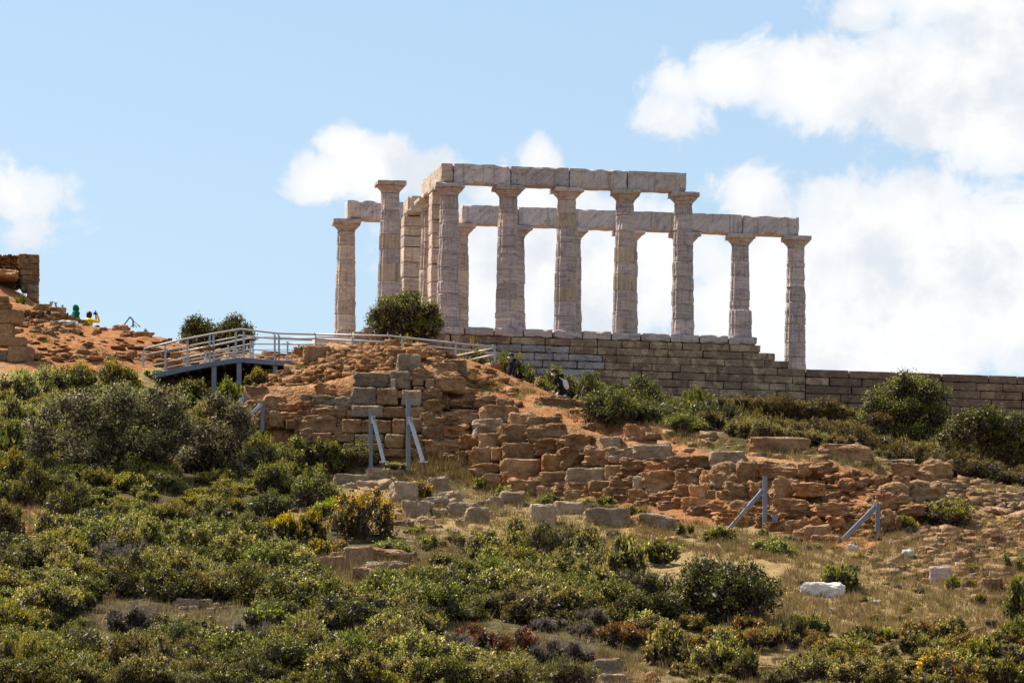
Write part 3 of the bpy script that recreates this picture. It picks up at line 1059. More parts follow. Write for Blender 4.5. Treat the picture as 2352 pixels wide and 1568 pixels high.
BAST = [
    (1010, 575, 1280, 690, 'rock_grey'), (1290, 560, 1460, 705, 'rock_grey'), (1300, 620, 1338, 698), (1465, 560, 1590, 625, 'rock_orange', 'rough'),
    (1470, 625, 1555, 675), (1480, 680, 1560, 712), (995, 690, 1190, 825, 'rock_grey'), (1195, 695, 1355, 830), (1390, 710, 1545, 840), (1162, 695, 1205, 742),
    (1000, 828, 1240, 925, 'rock_grey'), (1245, 840, 1400, 930), (1400, 845, 1560, 930), (920, 940, 1075, 1050), (1075, 945, 1165, 1045), (1165, 945, 1305, 1050),
    (1310, 935, 1410, 1050), (1415, 930, 1550, 1045), (1020, 1055, 1130, 1130), (1130, 1055, 1245, 1120), (1255, 1055, 1410, 1165), (1410, 1060, 1550, 1160),
    (1250, 1168, 1420, 1230), (1420, 1165, 1560, 1235), (860, 1055, 1015, 1120), (690, 770, 860, 845, 'rock_grey', 'rough'), (865, 780, 995, 860, 'rock_grey', 'rough'), (745, 845, 950, 920, 'rough'),
    (590, 880, 680, 935, 'rough'), (675, 850, 742, 920), (465, 895, 590, 940, 'rock_orange', 'rough'), (630, 925, 870, 1045, 'rough'), (880, 930, 935, 965), (880, 967, 920, 1010),
    (868, 1012, 925, 1045, 'slab'), (480, 940, 560, 1020), (560, 940, 630, 1040, 'rough'), (690, 1045, 830, 1120), (590, 740, 680, 805, 'rock_grey'), (720, 670, 845, 750, 'rock_orange', 'boulder'),
    (430, 820, 590, 895, 'rock_orange', 'rough'), (320, 770, 460, 890, 'rough'), (170, 805, 320, 900, 'rock_orange', 'rough'), (220, 900, 360, 1000, 'rock_orange', 'rough'), (360, 890, 460, 990, 'rough'),
    (1570, 620, 1640, 700), (1565, 710, 1680, 800, 'rough'), (1560, 810, 1700, 910, 'rough'), (1555, 915, 1700, 1010, 'rough'), (1560, 1020, 1700, 1120, 'rough'), (1560, 1120, 1710, 1230, 'rough'),
    (600, 1030, 690, 1110, 'rough'), (590, 805, 690, 850, 'rock_orange', 'rough'), (1240, 740, 1250, 742), (955, 865, 1000, 930), (1355, 715, 1392, 770, 'rock_orange'), (830, 1060, 862, 1115), (925, 1125, 1020, 1180), (1020, 1130, 1250, 1190),
]
BAST = [r for r in BAST if r[2] - r[0] > 15]
wall_of('stone_bastion', at(820, 1068, 249.6), 'square stone bastion of big grey blocks braced by two leaning steel props', BASTLINE, BAST, Z4, 'rock_orange')
MID4 = [(1695, 780, 1762, 860, 'rough'), (1760, 785, 1940, 850, 'rough'), (1945, 770, 2035, 850, 'boulder'), (1700, 885, 1990, 990, 'rough'), (1690, 990, 1890, 1090, 'rough', 'rock_orange'),
        (1710, 1090, 1850, 1200, 'rough'), (1840, 1065, 1995, 1180, 'rough', 'rock_orange'), (1730, 1200, 1900, 1300, 'rough'), (1900, 1185, 2085, 1290, 'rough', 'rock_orange'), (1780, 860, 1990, 905, 'slab')]
MID5 = [(0, 670, 170, 755, 'rough'), (60, 745, 285, 850, 'rough'), (180, 695, 290, 740, 'rock_orange', 'rough'), (0, 850, 210, 960, 'rough'), (290, 800, 460, 915, 'rough'), (430, 830, 650, 900, 'rough'),
        (200, 900, 450, 1030, 'rough'), (440, 895, 680, 1010, 'rough'), (30, 950, 190, 1070, 'block'), (0, 1075, 125, 1190, 'rough'), (130, 1060, 215, 1165, 'block', 'rock_orange'), (215, 1030, 475, 1165, 'block'),
        (475, 1015, 680, 1110, 'rough'), (700, 980, 900, 1090, 'rough'), (1000, 995, 1130, 1060, 'rough'), (205, 1155, 520, 1285, 'block'), (525, 1115, 690, 1250, 'rock_orange'), (690, 1090, 880, 1230, 'rough'),
        (885, 1070, 1070, 1200, 'rough'), (1060, 1080, 1240, 1170, 'rough'), (1240, 1040, 1530, 1160, 'rock_grey'), (510, 1250, 720, 1370, 'rock_orange'), (725, 1225, 1020, 1370), (1020, 1200, 1170, 1310),
        (1170, 1160, 1410, 1290, 'rough'), (1350, 1190, 1530, 1270, 'rough', 'rock_orange'), (1525, 1150, 1680, 1255, 'rough'), (1670, 1145, 1840, 1250, 'rough', 'rock_orange'), (420, 1290, 510, 1350, 'rock_orange'),
        (730, 1350, 900, 1400, 'rough'), (890, 1320, 1075, 1440, 'rock_orange'), (1080, 1310, 1240, 1440, 'rough'), (1240, 1285, 1325, 1450), (1325, 1270, 1580, 1430, 'rough'), (1600, 1250, 1775, 1370, 'rough'),
        (1840, 1090, 2110, 1220, 'rock_grey'), (1860, 1215, 2065, 1385, 'boulder'), (2065, 1190, 2190, 1340, 'rough'), (1570, 1375, 1720, 1470, 'rough'), (1700, 1370, 1820, 1540, 'rough', 'rock_orange'),
        (1820, 1390, 1890, 1480), (1890, 1400, 1970, 1530), (1970, 1350, 2156, 1500, 'rough'), (1450, 1415, 1560, 1465, 'rock_orange', 'rough'), (1560, 1465, 1700, 1530, 'rock_orange', 'rough'), (280, 1180, 300, 1190),
        (650, 1010, 705, 1090, 'rough'), (1780, 1255, 1850, 1370, 'rock_orange', 'boulder'), (1700, 1540, 1850, 1640, 'rough'), (1850, 1490, 2010, 1620, 'rough', 'rock_orange'), (2010, 1500, 2170, 1620, 'rough'),
        (1900, 1620, 2060, 1690, 'rough', 'rock_orange'), (2060, 1620, 2200, 1700, 'rough')]
MID5 = [r for r in MID5 if r[2] - r[0] > 30]
mw = wall_of('terrace_wall', at(1300, 1130, 246.4), 'collapsing lower terrace wall of eroded reddish brown blocks in slanting courses', MIDLINE, MID5, Z5, 'rock_orange')
for r in MID4:
    kind = [q for q in r[4:] if q in VAR][0]
    mat = ([q for q in r[4:] if q in M] or ['rock'])[0]
    r4 = Z4(r[:4])
    stone('stone', r4, wall_depth(MIDLINE, r4) - .1, mat, kind, mw, tilt=.04, origin=mw.location)
x_ = 1085
while x_ < 1900:
    w_ = rs.uniform(42, 80)
    yf_ = interp(MIDLINE, x_ + w_ / 2)[0]
    for row in range(2):
        r4 = (x_ + row * 20, yf_ - 22 + row * 20 - 6, x_ + row * 20 + w_, yf_ + 10 + row * 16)
        stone('stone', r4, wall_depth(MIDLINE, r4) - .05 + rs.uniform(-.15, .1), rs.choice(['rock_orange', 'rock', 'rock']), rs.choice(['rough', 'chunk']), mw, tilt=.05, origin=mw.location)
    x_ += w_ * .93
MID6 = [(65, 1080, 355, 1205, 'boulder'), (0, 1095, 75, 1200, 'rough'), (380, 1085, 470, 1190, 'boulder'), (490, 1080, 650, 1165, 'boulder'), (180, 1205, 390, 1370, 'boulder'), (0, 1230, 110, 1400, 'rough', 'rock_orange'),
        (170, 1370, 500, 1530, 'boulder'), (340, 1240, 580, 1340, 'rough', 'rock_orange'), (515, 1400, 760, 1500, 'rough', 'rock_orange'), (445, 1510, 570, 1630, 'boulder', 'rock_orange'), (620, 1505, 740, 1590, 'rough', 'rock_orange'),
        (1010, 1260, 1250, 1440, 'boulder'), (1225, 1235, 1510, 1410, 'rough'), (1505, 1215, 1605, 1290, 'rough'), (1040, 1455, 1150, 1600, 'rough'), (1190, 1410, 1380, 1500, 'rough'), (150, 1530, 280, 1640, 'rough', 'rock_orange'),
        (1255, 1145, 1420, 1240, 'rough'), (1140, 1190, 1250, 1290, 'rough'), (1110, 1090, 1310, 1190, 'rough'), (0, 1420, 160, 1530, 'rough', 'rock_orange'), (1150, 1500, 1190, 1600, 'rough')]
for _ in range(14):
    gx, gy = rs.uniform(1840, 2070), rs.uniform(1095, 1225)
    q = rs.uniform(14, 42)
    gr = ground(gx, gy + q * .3)
    stone('stone', (gx - q / 2, gy - q * .3, gx + q / 2, gy + q * .35), gr.y - .05, rs.choice(['rock_orange', 'rock', 'rock_scree']), rs.choice(['rough', 'boulder', 'slab']), mw, depth=.35, tilt=.3, origin=mw.location)
for r in MID6:
    kind = [q for q in r[4:] if q in VAR][0]
    mat = ([q for q in r[4:] if q in M] or ['rock'])[0]
    r4 = Z6(r[:4])
    stone('stone', r4, wall_depth(MIDLINE, r4) - .1, mat, kind, mw, tilt=.08, origin=mw.location)

# ---- loose stones, each a thing of its own
ORD = ['', 'second', 'third', 'fourth', 'fifth', 'sixth', 'seventh', 'eighth', 'ninth', 'tenth', 'eleventh', 'twelfth', 'thirteenth', 'fourteenth', 'fifteenth', 'sixteenth', 'seventeenth', 'eighteenth', 'nineteenth', 'twentieth']
TONE = dict(rock_tan='tan', rock='brown', rock_orange='orange brown', rock_grey='grey', rock_pale='white', marble='banded marble', marble_warm='cream marble')
SHAPE = dict(block='squared block', rough='rough stone', chunk='rough stone', boulder='rounded boulder', slab='flat stone')


def loose(conv, where, items, group, Yfix=None, dY=0.0):
    """items: rect + material/kind/label/depth; stones stand on the hill where their lower edge is seen"""
    rows = []
    for r in items:
        r4 = conv(r[:4])
        mat, kind, lab, Y = 'rock', 'boulder', None, None
        for q in r[4:]:
            if isinstance(q, str):
                if q in M:
                    mat = q
                elif q in VAR:
                    kind = 'chunk' if q == 'rough' else q
                else:
                    lab = q
            else:
                Y = q
        if mat == 'rock' and conv in (ZB, ZC, ZE) and not 1255 < r4[1] < 1350:
            mat = 'rock_tan'
        rows.append([r4, mat, kind, lab, Y])
    rows.sort(key=lambda q: q[0][0] + q[0][2])
    for n_, (r4, mat, kind, lab, Y) in enumerate(rows):
        xc = (r4[0] + r4[2]) / 2
        gy = ground(xc, r4[3] - 2).y
        y = min(Y, gy + .15) if Y else (Yfix or gy + dY)
        o = stone('boulder' if kind == 'boulder' else 'stone_block' if kind == 'block' else 'stone', r4, y, mat, kind, None, tilt=.09, sink=.07 if not (Y or Yfix) else .03)
        if lab is None:
            pos = 'leftmost' if n_ == 0 else 'rightmost' if n_ == len(rows) - 1 else ORD[n_] + ' from the left'
            big = ''
            lab = f'{big}{TONE[mat]} {SHAPE[kind]} {where}, {pos}'
        tag(o, lab, 'stone', group)
    return rows


loose(Z4, 'on the scree by the walkway', [
    (620, 360, 815, 495, 'block', 'big squared brown block beside the end of the walkway deck', 259.5), (830, 380, 1000, 440, 'slab', 'long low brown stone under the railing on the scree top', 258.5),
    (1355, 425, 1525, 560, 'rock_grey', 'block', 'slanting grey block perched on top of the bastion', 251.3), (1270, 390, 1430, 490, 'rock_orange', 'rough', 'orange rock behind the slanting grey block', 254),
    (1430, 385, 1580, 445, 'rock_orange', 'slab', 'flat orange slab capping the top of the scree', 253.5), (1145, 400, 1255, 450, 'rock_orange', 'rough', 'orange stone in the grass under the white panel', 257.5),
    (1620, 440, 1710, 500, 'rock_orange', 'rough', 'orange stone below the right end of the railing', 255), (1525, 500, 1600, 560, 'rock_orange', 'rough', 'reddish stone wedged right of the slanting grey block', 252.5),
    (1610, 500, 1810, 610, 'rock', 'rough', 'weathered brown block on the bastion corner above two others', 251.9), (1710, 465, 1885, 605, 'rock', 'rough', 'uppermost brown boulder at the bastion corner', 253.2),
    (1625, 605, 1875, 720, 'rock', 'rough', 'wide overhanging brown boulder at the bastion corner', 250.9), (1715, 560, 1830, 612, 'rock', 'boulder', 'small rounded stone wedged between the bastion corner boulders', 251.3),
    (160, 660, 325, 805, 'rock', 'boulder', 'rounded brown boulder standing beside the walkway supports', 252.3), (215, 540, 370, 640, 'rock', 'rough', 'shaded brown rock under the walkway deck', 262.5),
    (400, 545, 530, 650, 'rock', 'boulder', 'pale brown boulder right of the walkway support', 258), (330, 645, 430, 700, 'rock', 'rough', 'low brown rock right of the rounded boulder', 254.5),
    (340, 730, 400, 775, 'rock_grey', 'slab', 'tilted grey slab on the orange scree', 253.5), (1040, 385, 1110, 430, 'rock_orange', 'rough', 'small orange stone under the railing on the scree top', 258.5),
    (1895, 535, 1985, 580, 'rock_orange', 'slab', 'flat orange stone at the path end of the railing', 257), (2020, 535, 2120, 590, 'rock_orange', 'rough', 'orange stone in front of the last railing post', 257.5),
], 'stones around the bastion and the walkway')
loose(Z5, 'on the bank', [
    (490, 668, 735, 750, 'rough', 'flat eroded outcrop right under the woman with the backpack', 256.5), (700, 675, 785, 745, 'rough', 'stub of eroded rock at the right end of the flat outcrop', 256.6), (870, 865, 1090, 945, 'rock', 'rough', 'long brown boulder in the dry grass above the terrace wall', 250.5), (1060, 880, 1210, 925, 'rock', 'slab', 'flat brown ledge right behind the long boulder', 251.2),
    (1160, 885, 1340, 1035, 'rock_orange', 'rough', 'upright orange boulder standing on the terrace wall', 248.3), (860, 905, 900, 960, 'rock_grey', 'rough', 'narrow grey stone at the left end of the long boulder', 250.1), (910, 935, 1000, 965, 'rock_orange', 'slab', 'flat orange stone below the long brown boulder', 249.6)], 'boulders on top of the terrace wall')
loose(Z6, 'on the bank', [
    (0, 885, 450, 1015, 'rock', 'block', 'longest brown beam block lying before the heath on the bank', 251.5), (570, 945, 960, 1090, 'rock', 'rough', 'massive brown boulder lying before the heath on the bank', 249.3),
    (790, 925, 880, 965, 'rock', 'boulder', 'little stone on top of the massive brown boulder', 249.7), (1350, 1060, 1580, 1210, 'rock', 'boulder', 'rounded brown boulder at the right end of the boulder row', 249.6),
    (1000, 1060, 1210, 1110, 'rock_grey', 'slab', 'pale flat stone beside the massive brown boulder', 250)], 'boulders on top of the terrace wall')
loose(ZB, 'in the pile below the bastion', [
    (915, 135, 1100, 215, 'block'), (1095, 150, 1270, 220, 'block'), (665, 190, 915, 262, 'block'), (930, 190, 1090, 245, 'rough'), (845, 235, 1000, 300, 'rough'), (1000, 230, 1095, 288, 'slab'), (750, 250, 840, 310), (1095, 222, 1310, 262, 'slab'),
    (1300, 240, 1400, 275, 'slab'), (1110, 250, 1300, 405, 'rough'), (1400, 210, 1555, 345, 'rough'), (1300, 340, 1460, 385, 'slab'), (1480, 320, 1660, 425, 'rough'), (1380, 360, 1560, 465, 'rough'), (1200, 400, 1420, 540, 'rough'),
    (1430, 460, 1540, 535, 'rough', 'rock_grey'), (1300, 515, 1440, 592), (1185, 540, 1290, 612)], 'stone pile below the bastion')
loose(ZB, 'in the lower bench stone row', [
    (1555, 410, 1785, 530, 'rough'), (1695, 445, 1865, 578, 'rough', 'rock_grey'), (1865, 470, 1925, 530), (1790, 390, 1890, 460, 'rough', 'rock_grey'), (1875, 360, 1985, 465, 'rough'), (1960, 325, 2156, 445, 'rough'),
    (1620, 530, 1700, 590), (1545, 610, 1640, 668), (1405, 580, 1510, 618, 'slab')], 'row of stones on the lower bench')
loose(ZB, 'in the ledge above the scrub', [
    (560, 830, 750, 930, 'block'), (640, 790, 760, 840, 'slab'), (740, 760, 960, 905, 'block'), (955, 770, 1225, 900, 'rough'), (1200, 795, 1310, 865, 'rough', 'rock_grey'), (900, 870, 1080, 945, 'boulder', 'rock_grey'), (1090, 870, 1240, 950, 'boulder', 'rock_grey'),
    (560, 930, 680, 980, 'slab'), (800, 920, 985, 1060, 'rough'), (770, 1040, 835, 1100, 'rock_orange'), (1250, 905, 1450, 965, 'rock_orange', 'rough'), (1450, 905, 1555, 1000, 'rough'), (1415, 890, 1475, 930)], 'stone ledge above the foreground scrub')
loose(ZC, 'in the block row over pale scrub', [
    (245, 420, 430, 590, 'block'), (430, 400, 640, 510, 'block'), (630, 405, 790, 475, 'rough'), (670, 460, 1000, 610, 'block', 'rock_grey'), (1075, 500, 1360, 630, 'rough', 'pale tilted boulder on bare earth right of the grey block'),
    (1295, 670, 1390, 745, 'rock_orange', 'rough', 'small orange rock with a dark hole in the dry grass'), (1440, 770, 1485, 805, 'rock_orange')], 'row of blocks on the lower bench')
loose(ZG, 'at the foot of the picture', [
    (725, 1455, 905, 1590, 'rock_grey', 'block', 'grey block lowest of three before the dry scrub'), (945, 1365, 1195, 1545, 'rock', 'block', 'tilted brown block left of the lime cushion'), (1265, 1305, 1535, 1485, 'rock_grey', 'block', 'upright dark grey block right of the lime cushion'),
    (1300, 1465, 1570, 1590, 'rock_grey', 'rough', 'sloping grey stone under the upright dark block'), (1570, 1500, 1790, 1545, 'rock_grey', 'slab', 'thin pale slab left of the pointed orange stone'), (1780, 1455, 1910, 1580, 'rock_orange', 'boulder', 'pointed orange stone at the bottom edge'),
    (1530, 1540, 1740, 1600, 'rock_orange', 'slab', 'orange slab under the thin pale slab')], 'blocks at the bottom edge')
loose(ZF, 'in the row left of the olives', [(15, 1150, 95, 1215, 'rock'), (95, 1170, 190, 1225, 'slab', 'rock_orange'), (195, 1160, 250, 1215, 'rough', 'rock_orange'), (245, 1150, 320, 1220, 'rough', 'rock_orange'), (365, 1190, 490, 1262, 'boulder', 'rock_grey')], 'stones left of the olive trees')
loose(ZF, 'in the orange heap at the left edge', [(275, 1400, 375, 1495, 'rock_orange'), (135, 1400, 200, 1450, 'rock_orange'), (190, 1410, 275, 1460, 'rock_orange', 'rough'), (140, 1440, 215, 1492, 'rock_orange', 'rough'), (65, 1455, 130, 1500, 'rock_orange', 'rough'), (215, 1450, 285, 1490, 'rock_orange')], 'heap of orange stones')
loose(ZF, 'x', [(1830, 1425, 1900, 1470, 'rock', 'single brown stone left of the yellow spurge')], 'single stones')
loose(ZE, 'in the row above the twiggy bush', [(1370, 900, 1530, 980, 'rough'), (1535, 905, 1650, 975, 'rough'), (1655, 940, 1735, 990), (1770, 930, 1830, 972), (1735, 965, 1800, 1004, 'slab'), (1395, 960, 1480, 1015), (1480, 955, 1548, 1004, 'slab'), (1600, 970, 1690, 1035, 'rock_grey'), (1395, 1015, 1470, 1065)], 'row of foreground stones')
loose(ZD, 'on the stony slope', [
    (410, 778, 740, 905, 'rock_pale', 'chunk', 'long white marble block lying in the dry grass'), (935, 915, 1030, 962, 'rock_pale', 'slab', 'white wedge of marble lying below the long white block'), (1420, 655, 1580, 797, 'marble_warm', 'block', 'cream drum shaped marble piece standing in dry grass'),
    (1205, 515, 1285, 605, 'rock_pale', 'rough', 'upright white stone on the slope right of the shoring props'), (765, 480, 860, 537, 'rock_pale', 'rough', 'white stone at the foot of the short shoring prop'), (1330, 695, 1422, 732, 'rock_pale', 'slab', 'thin white slab left of the cream drum piece'),
    (1160, 715, 1232, 745, 'rock_pale', 'slab', 'small white slab sunk in the dry grass'), (700, 112, 748, 148, 'rock_pale', 'boulder', 'white stone on the bare red earth'), (1110, 575, 1168, 630, 'rock_grey', 'rough', 'small dark grey stone left of the upright white stone'),
    (1605, 525, 1750, 650, 'rock', 'rough', 'dark brown pointed stone above the cream drum piece'), (1895, 410, 2060, 505, 'rock', 'rough', 'brown block half sunk in the slope at the right'), (1960, 80, 2082, 142, 'rock', 'rough', 'brown stone near the top of the stony slope'),
    (1815, 745, 1975, 875, 'rock', 'rough', 'broken brown rock right of the cream drum piece'), (1135, 645, 1242, 702, 'rock', 'rough', 'brown stone below the upright white stone'), (1240, 1285, 1342, 1348, 'rock', 'slab', 'pale flat stone above the rusty bush'),
    (1185, 1330, 1270, 1378, 'rock_orange', 'boulder', 'orange stone just left of the pale flat stone'), (180, 1355, 330, 1415, 'rock_grey', 'slab', 'flat grey slab over the bottom slab'), (95, 1425, 322, 1515, 'rock', 'block', 'brown bottom slab at the edge of pale scrub'),
    (0, 1410, 240, 1448, 'rock_grey', 'slab', 'thin grey slab behind the brown bottom slab'), (1965, 712, 2062, 748, 'rock_pale', 'slab', 'white flat stone near the right edge'), (50, 1030, 70, 1045, 'rock_pale', 'rough', 'tiny white stone at the edge of the big dark bush')], 'single stones on the right slope')
loose(ZD, 'in the right slope rubble', [
    (1710, 245, 1802, 285, 'slab'), (1850, 240, 1932, 295), (1580, 390, 1692, 432, 'rock_grey', 'slab'), (1600, 455, 1682, 505), (1370, 280, 1432, 312, 'rock_grey'), (1530, 310, 1652, 362, 'slab'), (1450, 470, 1542, 532), (1640, 310, 1702, 352, 'rock_grey'), (2080, 310, 2156, 385),
    (1700, 40, 1780, 65, 'rock_grey', 'slab'), (1520, 60, 1690, 100, 'slab'), (1860, 130, 1960, 165), (1990, 190, 2080, 230), (1760, 300, 1850, 350), (1380, 480, 1450, 520), (1250, 450, 1320, 490), (1000, 520, 1070, 570), (1850, 380, 1900, 420), (1700, 640, 1760, 670)], 'rubble on the upper right slope')
loose(ZL, 'on the left mound', [
    (890, 625, 1010, 678, 'rock_orange', 'rough'), (945, 670, 1045, 735, 'rock_orange', 'boulder'), (725, 655, 800, 708, 'rock_orange', 'boulder'), (780, 640, 840, 680, 'rock_orange', 'rough'), (565, 655, 640, 708, 'rock_orange', 'boulder'), (1040, 675, 1195, 725, 'rock_orange', 'rough'), (1270, 730, 1345, 768, 'rock_orange', 'slab'),
    (335, 650, 430, 712), (470, 660, 550, 702), (395, 592, 480, 640, 'rock_grey', 'slab'), (470, 585, 600, 642, 'rock_pale', 'rough', 'pale boulder in front of the person in green'), (468, 562, 540, 600, 'rock_grey', 'rough'), (400, 640, 470, 672, 'rock_pale', 'slab'), (180, 690, 240, 705), (560, 638, 640, 660, 'rock_orange', 'slab'),
    (1150, 860, 1210, 900, 'rock_orange', 'rough'), (1050, 880, 1130, 925, 'rock_orange', 'rough'), (1200, 895, 1420, 985, 'rock_orange', 'rough', 'wide orange rock seen through the walkway rails'), (1430, 860, 1560, 930, 'rock_orange', 'rough', 265.5), (1330, 840, 1420, 880, 'rock_orange', 'slab', 266)], 'stones on the left mound')

# the broken house wall on the left, the big masonry below it and the rubble wall between
rp = tag(empty('ruined_wall', at(76, 697, 282)), 'ruined wall with a tall squared stone end rising from the left mound', 'wall')
PILL = [(150, 76, 215, 112), (213, 80, 304, 112), (145, 110, 240, 155), (238, 108, 304, 154), (150, 155, 216, 197), (214, 153, 304, 198), (165, 198, 268, 244), (267, 197, 304, 242), (165, 243, 302, 316, 'rock'), (170, 316, 216, 372, 'rock_grey'), (214, 316, 301, 376, 'rock_grey'), (215, 374, 301, 462)]
for r in PILL:
    stone('stone_block', ZL(r[:4]), 282 + rs.uniform(-.04, .04), r[4] if len(r) > 4 else 'rock', 'block', rp, depth=.7, tilt=.02, origin=rp.location)
stone('wall_core', ZL((-60, 95, 170, 330)), 282.75, 'rock_orange', 'chunk', rp, depth=.5, tilt=.0, origin=rp.location)
for r_ in range(11):
    for c in range(9):
        x0_, y0_ = -60 + c * 26 + rs.uniform(-5, 5), 88 + r_ * 24 + rs.uniform(-5, 5) + max(0, (2 - c) * 3)
        stone('stone', ZL((x0_, y0_, x0_ + rs.uniform(22, 38), y0_ + rs.uniform(20, 30))), 282.3 + rs.uniform(-.1, .1), 'rock_orange', rs.choice(['rough', 'boulder']), rp, depth=.5, tilt=.2, origin=rp.location)
tag(stone('rock_ledge', ZL((-60, 205, 140, 275)), 280.5, 'rock_orange', 'slab', None, depth=2.0, tilt=.03), 'bright orange flat rock ledge at the foot of the ruined wall', 'rock')
bm_ = tag(empty('masonry_wall', at(30, 842, 262)), 'stepped corner of big dark stone blocks at the left edge', 'wall')
for r in [(-40, 455, 85, 515), (-40, 515, 175, 622), (-40, 622, 105, 727), (-40, 727, 202, 802), (65, 803, 262, 932), (-40, 835, 64, 945, 'rock_grey'), (-40, 410, 65, 456)]:
    stone('stone_block', ZL(r[:4]), 262 + rs.uniform(-.05, .05), r[4] if len(r) > 4 else 'rock', 'block', bm_, depth=1.0, tilt=.02, origin=bm_.location)
rub = tag(empty('rubble_wall', at(110, 752, 273)), 'low dry rubble wall ending in a big squared block on the left mound', 'wall')
stone('stone_block', ZL((388, 490, 512, 562)), 273.5, 'rock', 'block', rub, origin=rub.location)
stone('stone', ZL((265, 468, 400, 510)), 273.7, 'rock', 'slab', rub, origin=rub.location)
for k in range(46):
    x0_, y0_ = rs.uniform(165, 395), rs.uniform(505, 650)
    ww = rs.uniform(28, 62)
    stone('stone', ZL((x0_, y0_, x0_ + ww, y0_ + ww * rs.uniform(.55, .8))), 273.4 - (y0_ - 500) * .006 + rs.uniform(-.1, .1), rs.choice(['rock_orange', 'rock', 'rock']), rs.choice(['rough', 'boulder']), rub, depth=.45, tilt=.2, origin=rub.location)


# ---- rubble too small to count
def scatter_stones(name, regions, mat, seed, smin, smax):
    r = np.random.RandomState(seed)
    Vs, Fs = [], []
    base = [box_lattice((2, 1, 1))]
    V0, Q0 = np.array(base[0][0]), np.array(base[0][1])
    nrm = V0 / np.linalg.norm(V0, axis=1)[:, None]
    for (cx, cy, rx, ry, n, flat) in regions:
        for _ in range(n):
            a, q = r.rand() * 2 * pi, math.sqrt(r.rand())
            g = ground(cx + rx * q * cos(a), cy + ry * q * sin(a))
            s = smin + (smax - smin) * r.rand() ** 2.2
            sh = (V0 * .72 + nrm * .28 + r.uniform(-.22, .22, V0.shape)) * np.array([s * r.uniform(.8, 1.8), s * r.uniform(.7, 1.3), s * r.uniform(.28, .7) * flat])
            th = r.rand() * pi
            tl = r.uniform(-.55, .55)
            R = np.array([[cos(th), -sin(th), 0], [sin(th), cos(th), 0], [0, 0, 1]]) @ np.array([[1, 0, 0], [0, cos(tl), -sin(tl)], [0, sin(tl), cos(tl)]])
            Fs.append(Q0 + len(Vs) * len(V0))
            Vs.append(sh @ R.T + np.array([g.x, g.y, g.z + s * .15]))
    me = mesh_np(name, np.concatenate(Vs), np.concatenate(Fs), M[mat])
    return obj(name, me)


tag(scatter_stones('rubble', [(780, 850, 210, 52, 1100, .8), (920, 825, 120, 32, 260, .8), (820, 806, 150, 10, 90, 1.0), (1100, 890, 100, 50, 130, .8), (200, 795, 210, 25, 90, .4), (200, 820, 190, 10, 200, .6), (90, 745, 110, 25, 120, .8), (1970, 1160, 130, 70, 420, .9), (1250, 970, 190, 60, 140, .8),
                              (1500, 1200, 60, 20, 60, .8), (700, 900, 120, 30, 200, .7), (450, 815, 110, 14, 110, .6), (1700, 1110, 300, 50, 160, .9)], 'rock_scree', 3, .05, .26), kind='stuff')
tag(scatter_stones('stone_litter', [(2240, 1200, 150, 100, 520, .8), (2120, 1280, 140, 60, 160, .8), (2150, 1140, 100, 40, 120, .9), (2280, 1330, 90, 60, 70, .8), (1950, 1050, 260, 22, 60, .8), (1560, 1020, 150, 22, 40, .8), (2200, 1480, 130, 30, 40, .8), (850, 1160, 180, 50, 50, .9)], 'rock_slope', 4, .05, .28), kind='stuff')

# ------------------------------------------------------------------ plants
PAL = {   # leaf colours: main mix, tips
    'lentisk': ([(.036, .046, .012), (.060, .070, .018), (.095, .100, .027)], (.15, .145, .045)),
    'lentisk_dark': ([(.024, .034, .010), (.040, .050, .014), (.062, .070, .020)], (.115, .11, .035)),
    'lentisk_pale': ([(.060, .066, .026), (.095, .098, .038), (.145, .140, .060)], (.25, .23, .11)),
    'green': ([(.048, .068, .013), (.080, .105, .019), (.12, .14, .028)], (.19, .20, .045)),
    'olive': ([(.060, .064, .048), (.095, .098, .076), (.14, .142, .115)], (.20, .20, .165)),
    'heath': ([(.038, .036, .013), (.060, .055, .020), (.088, .078, .031)], (.14, .105, .048)),
    'thyme': ([(.060, .070, .028), (.095, .105, .045), (.13, .14, .065)], (.18, .18, .09)),
    'dry': ([(.050, .045, .075), (.070, .064, .105), (.092, .086, .135)], (.115, .108, .155)),
    'yellow': ([(.06, .07, .01), (.12, .115, .012), (.19, .165, .014)], (.34, .26, .016)),
    'orange': ([(.040, .048, .012), (.075, .068, .017), (.15, .10, .02)], (.31, .16, .022)),
    'red': ([(.045, .045, .014), (.09, .05, .016), (.12, .036, .015)], (.17, .040, .020)),
    'lime': ([(.08, .11, .011), (.13, .165, .013), (.18, .20, .018)], (.25, .26, .02)),
    'silver': ([(.10, .125, .055), (.16, .19, .09), (.23, .25, .13)], (.32, .33, .19)),
    'yellowgreen': ([(.058, .064, .012), (.095, .095, .017), (.14, .13, .024)], (.20, .165, .03)),
    'scrub': ([(.060, .058, .020), (.095, .088, .030), (.135, .122, .045)], (.19, .165, .07)),
    'rust': ([(.055, .055, .016), (.09, .075, .022), (.13, .09, .028)], (.21, .12, .03)),
}


def rand_unit(r, n):
    v = r.normal(size=(n, 3))
    return v / np.linalg.norm(v, axis=1)[:, None]


def leaf_quads(r, pos, d, L, W, face=None):
    """diamond leaves at pos along d"""
    n = len(pos)
    side = np.cross(d, rand_unit(r, n) if face is None else face + rand_unit(r, n) * .75)
    side /= np.maximum(np.linalg.norm(side, axis=1), 1e-6)[:, None]
    nr = np.cross(side, d)
    L, W = L[:, None], W[:, None]
    mid = pos + d * L * .5 + nr * L * .10
    V = np.empty((n, 4, 3))
    V[:, 0] = pos
    V[:, 1] = mid - side * W * .5
    V[:, 2] = pos + d * L
    V[:, 3] = mid + side * W * .5
    return V.reshape(-1, 3), np.arange(n * 4).reshape(n, 4)


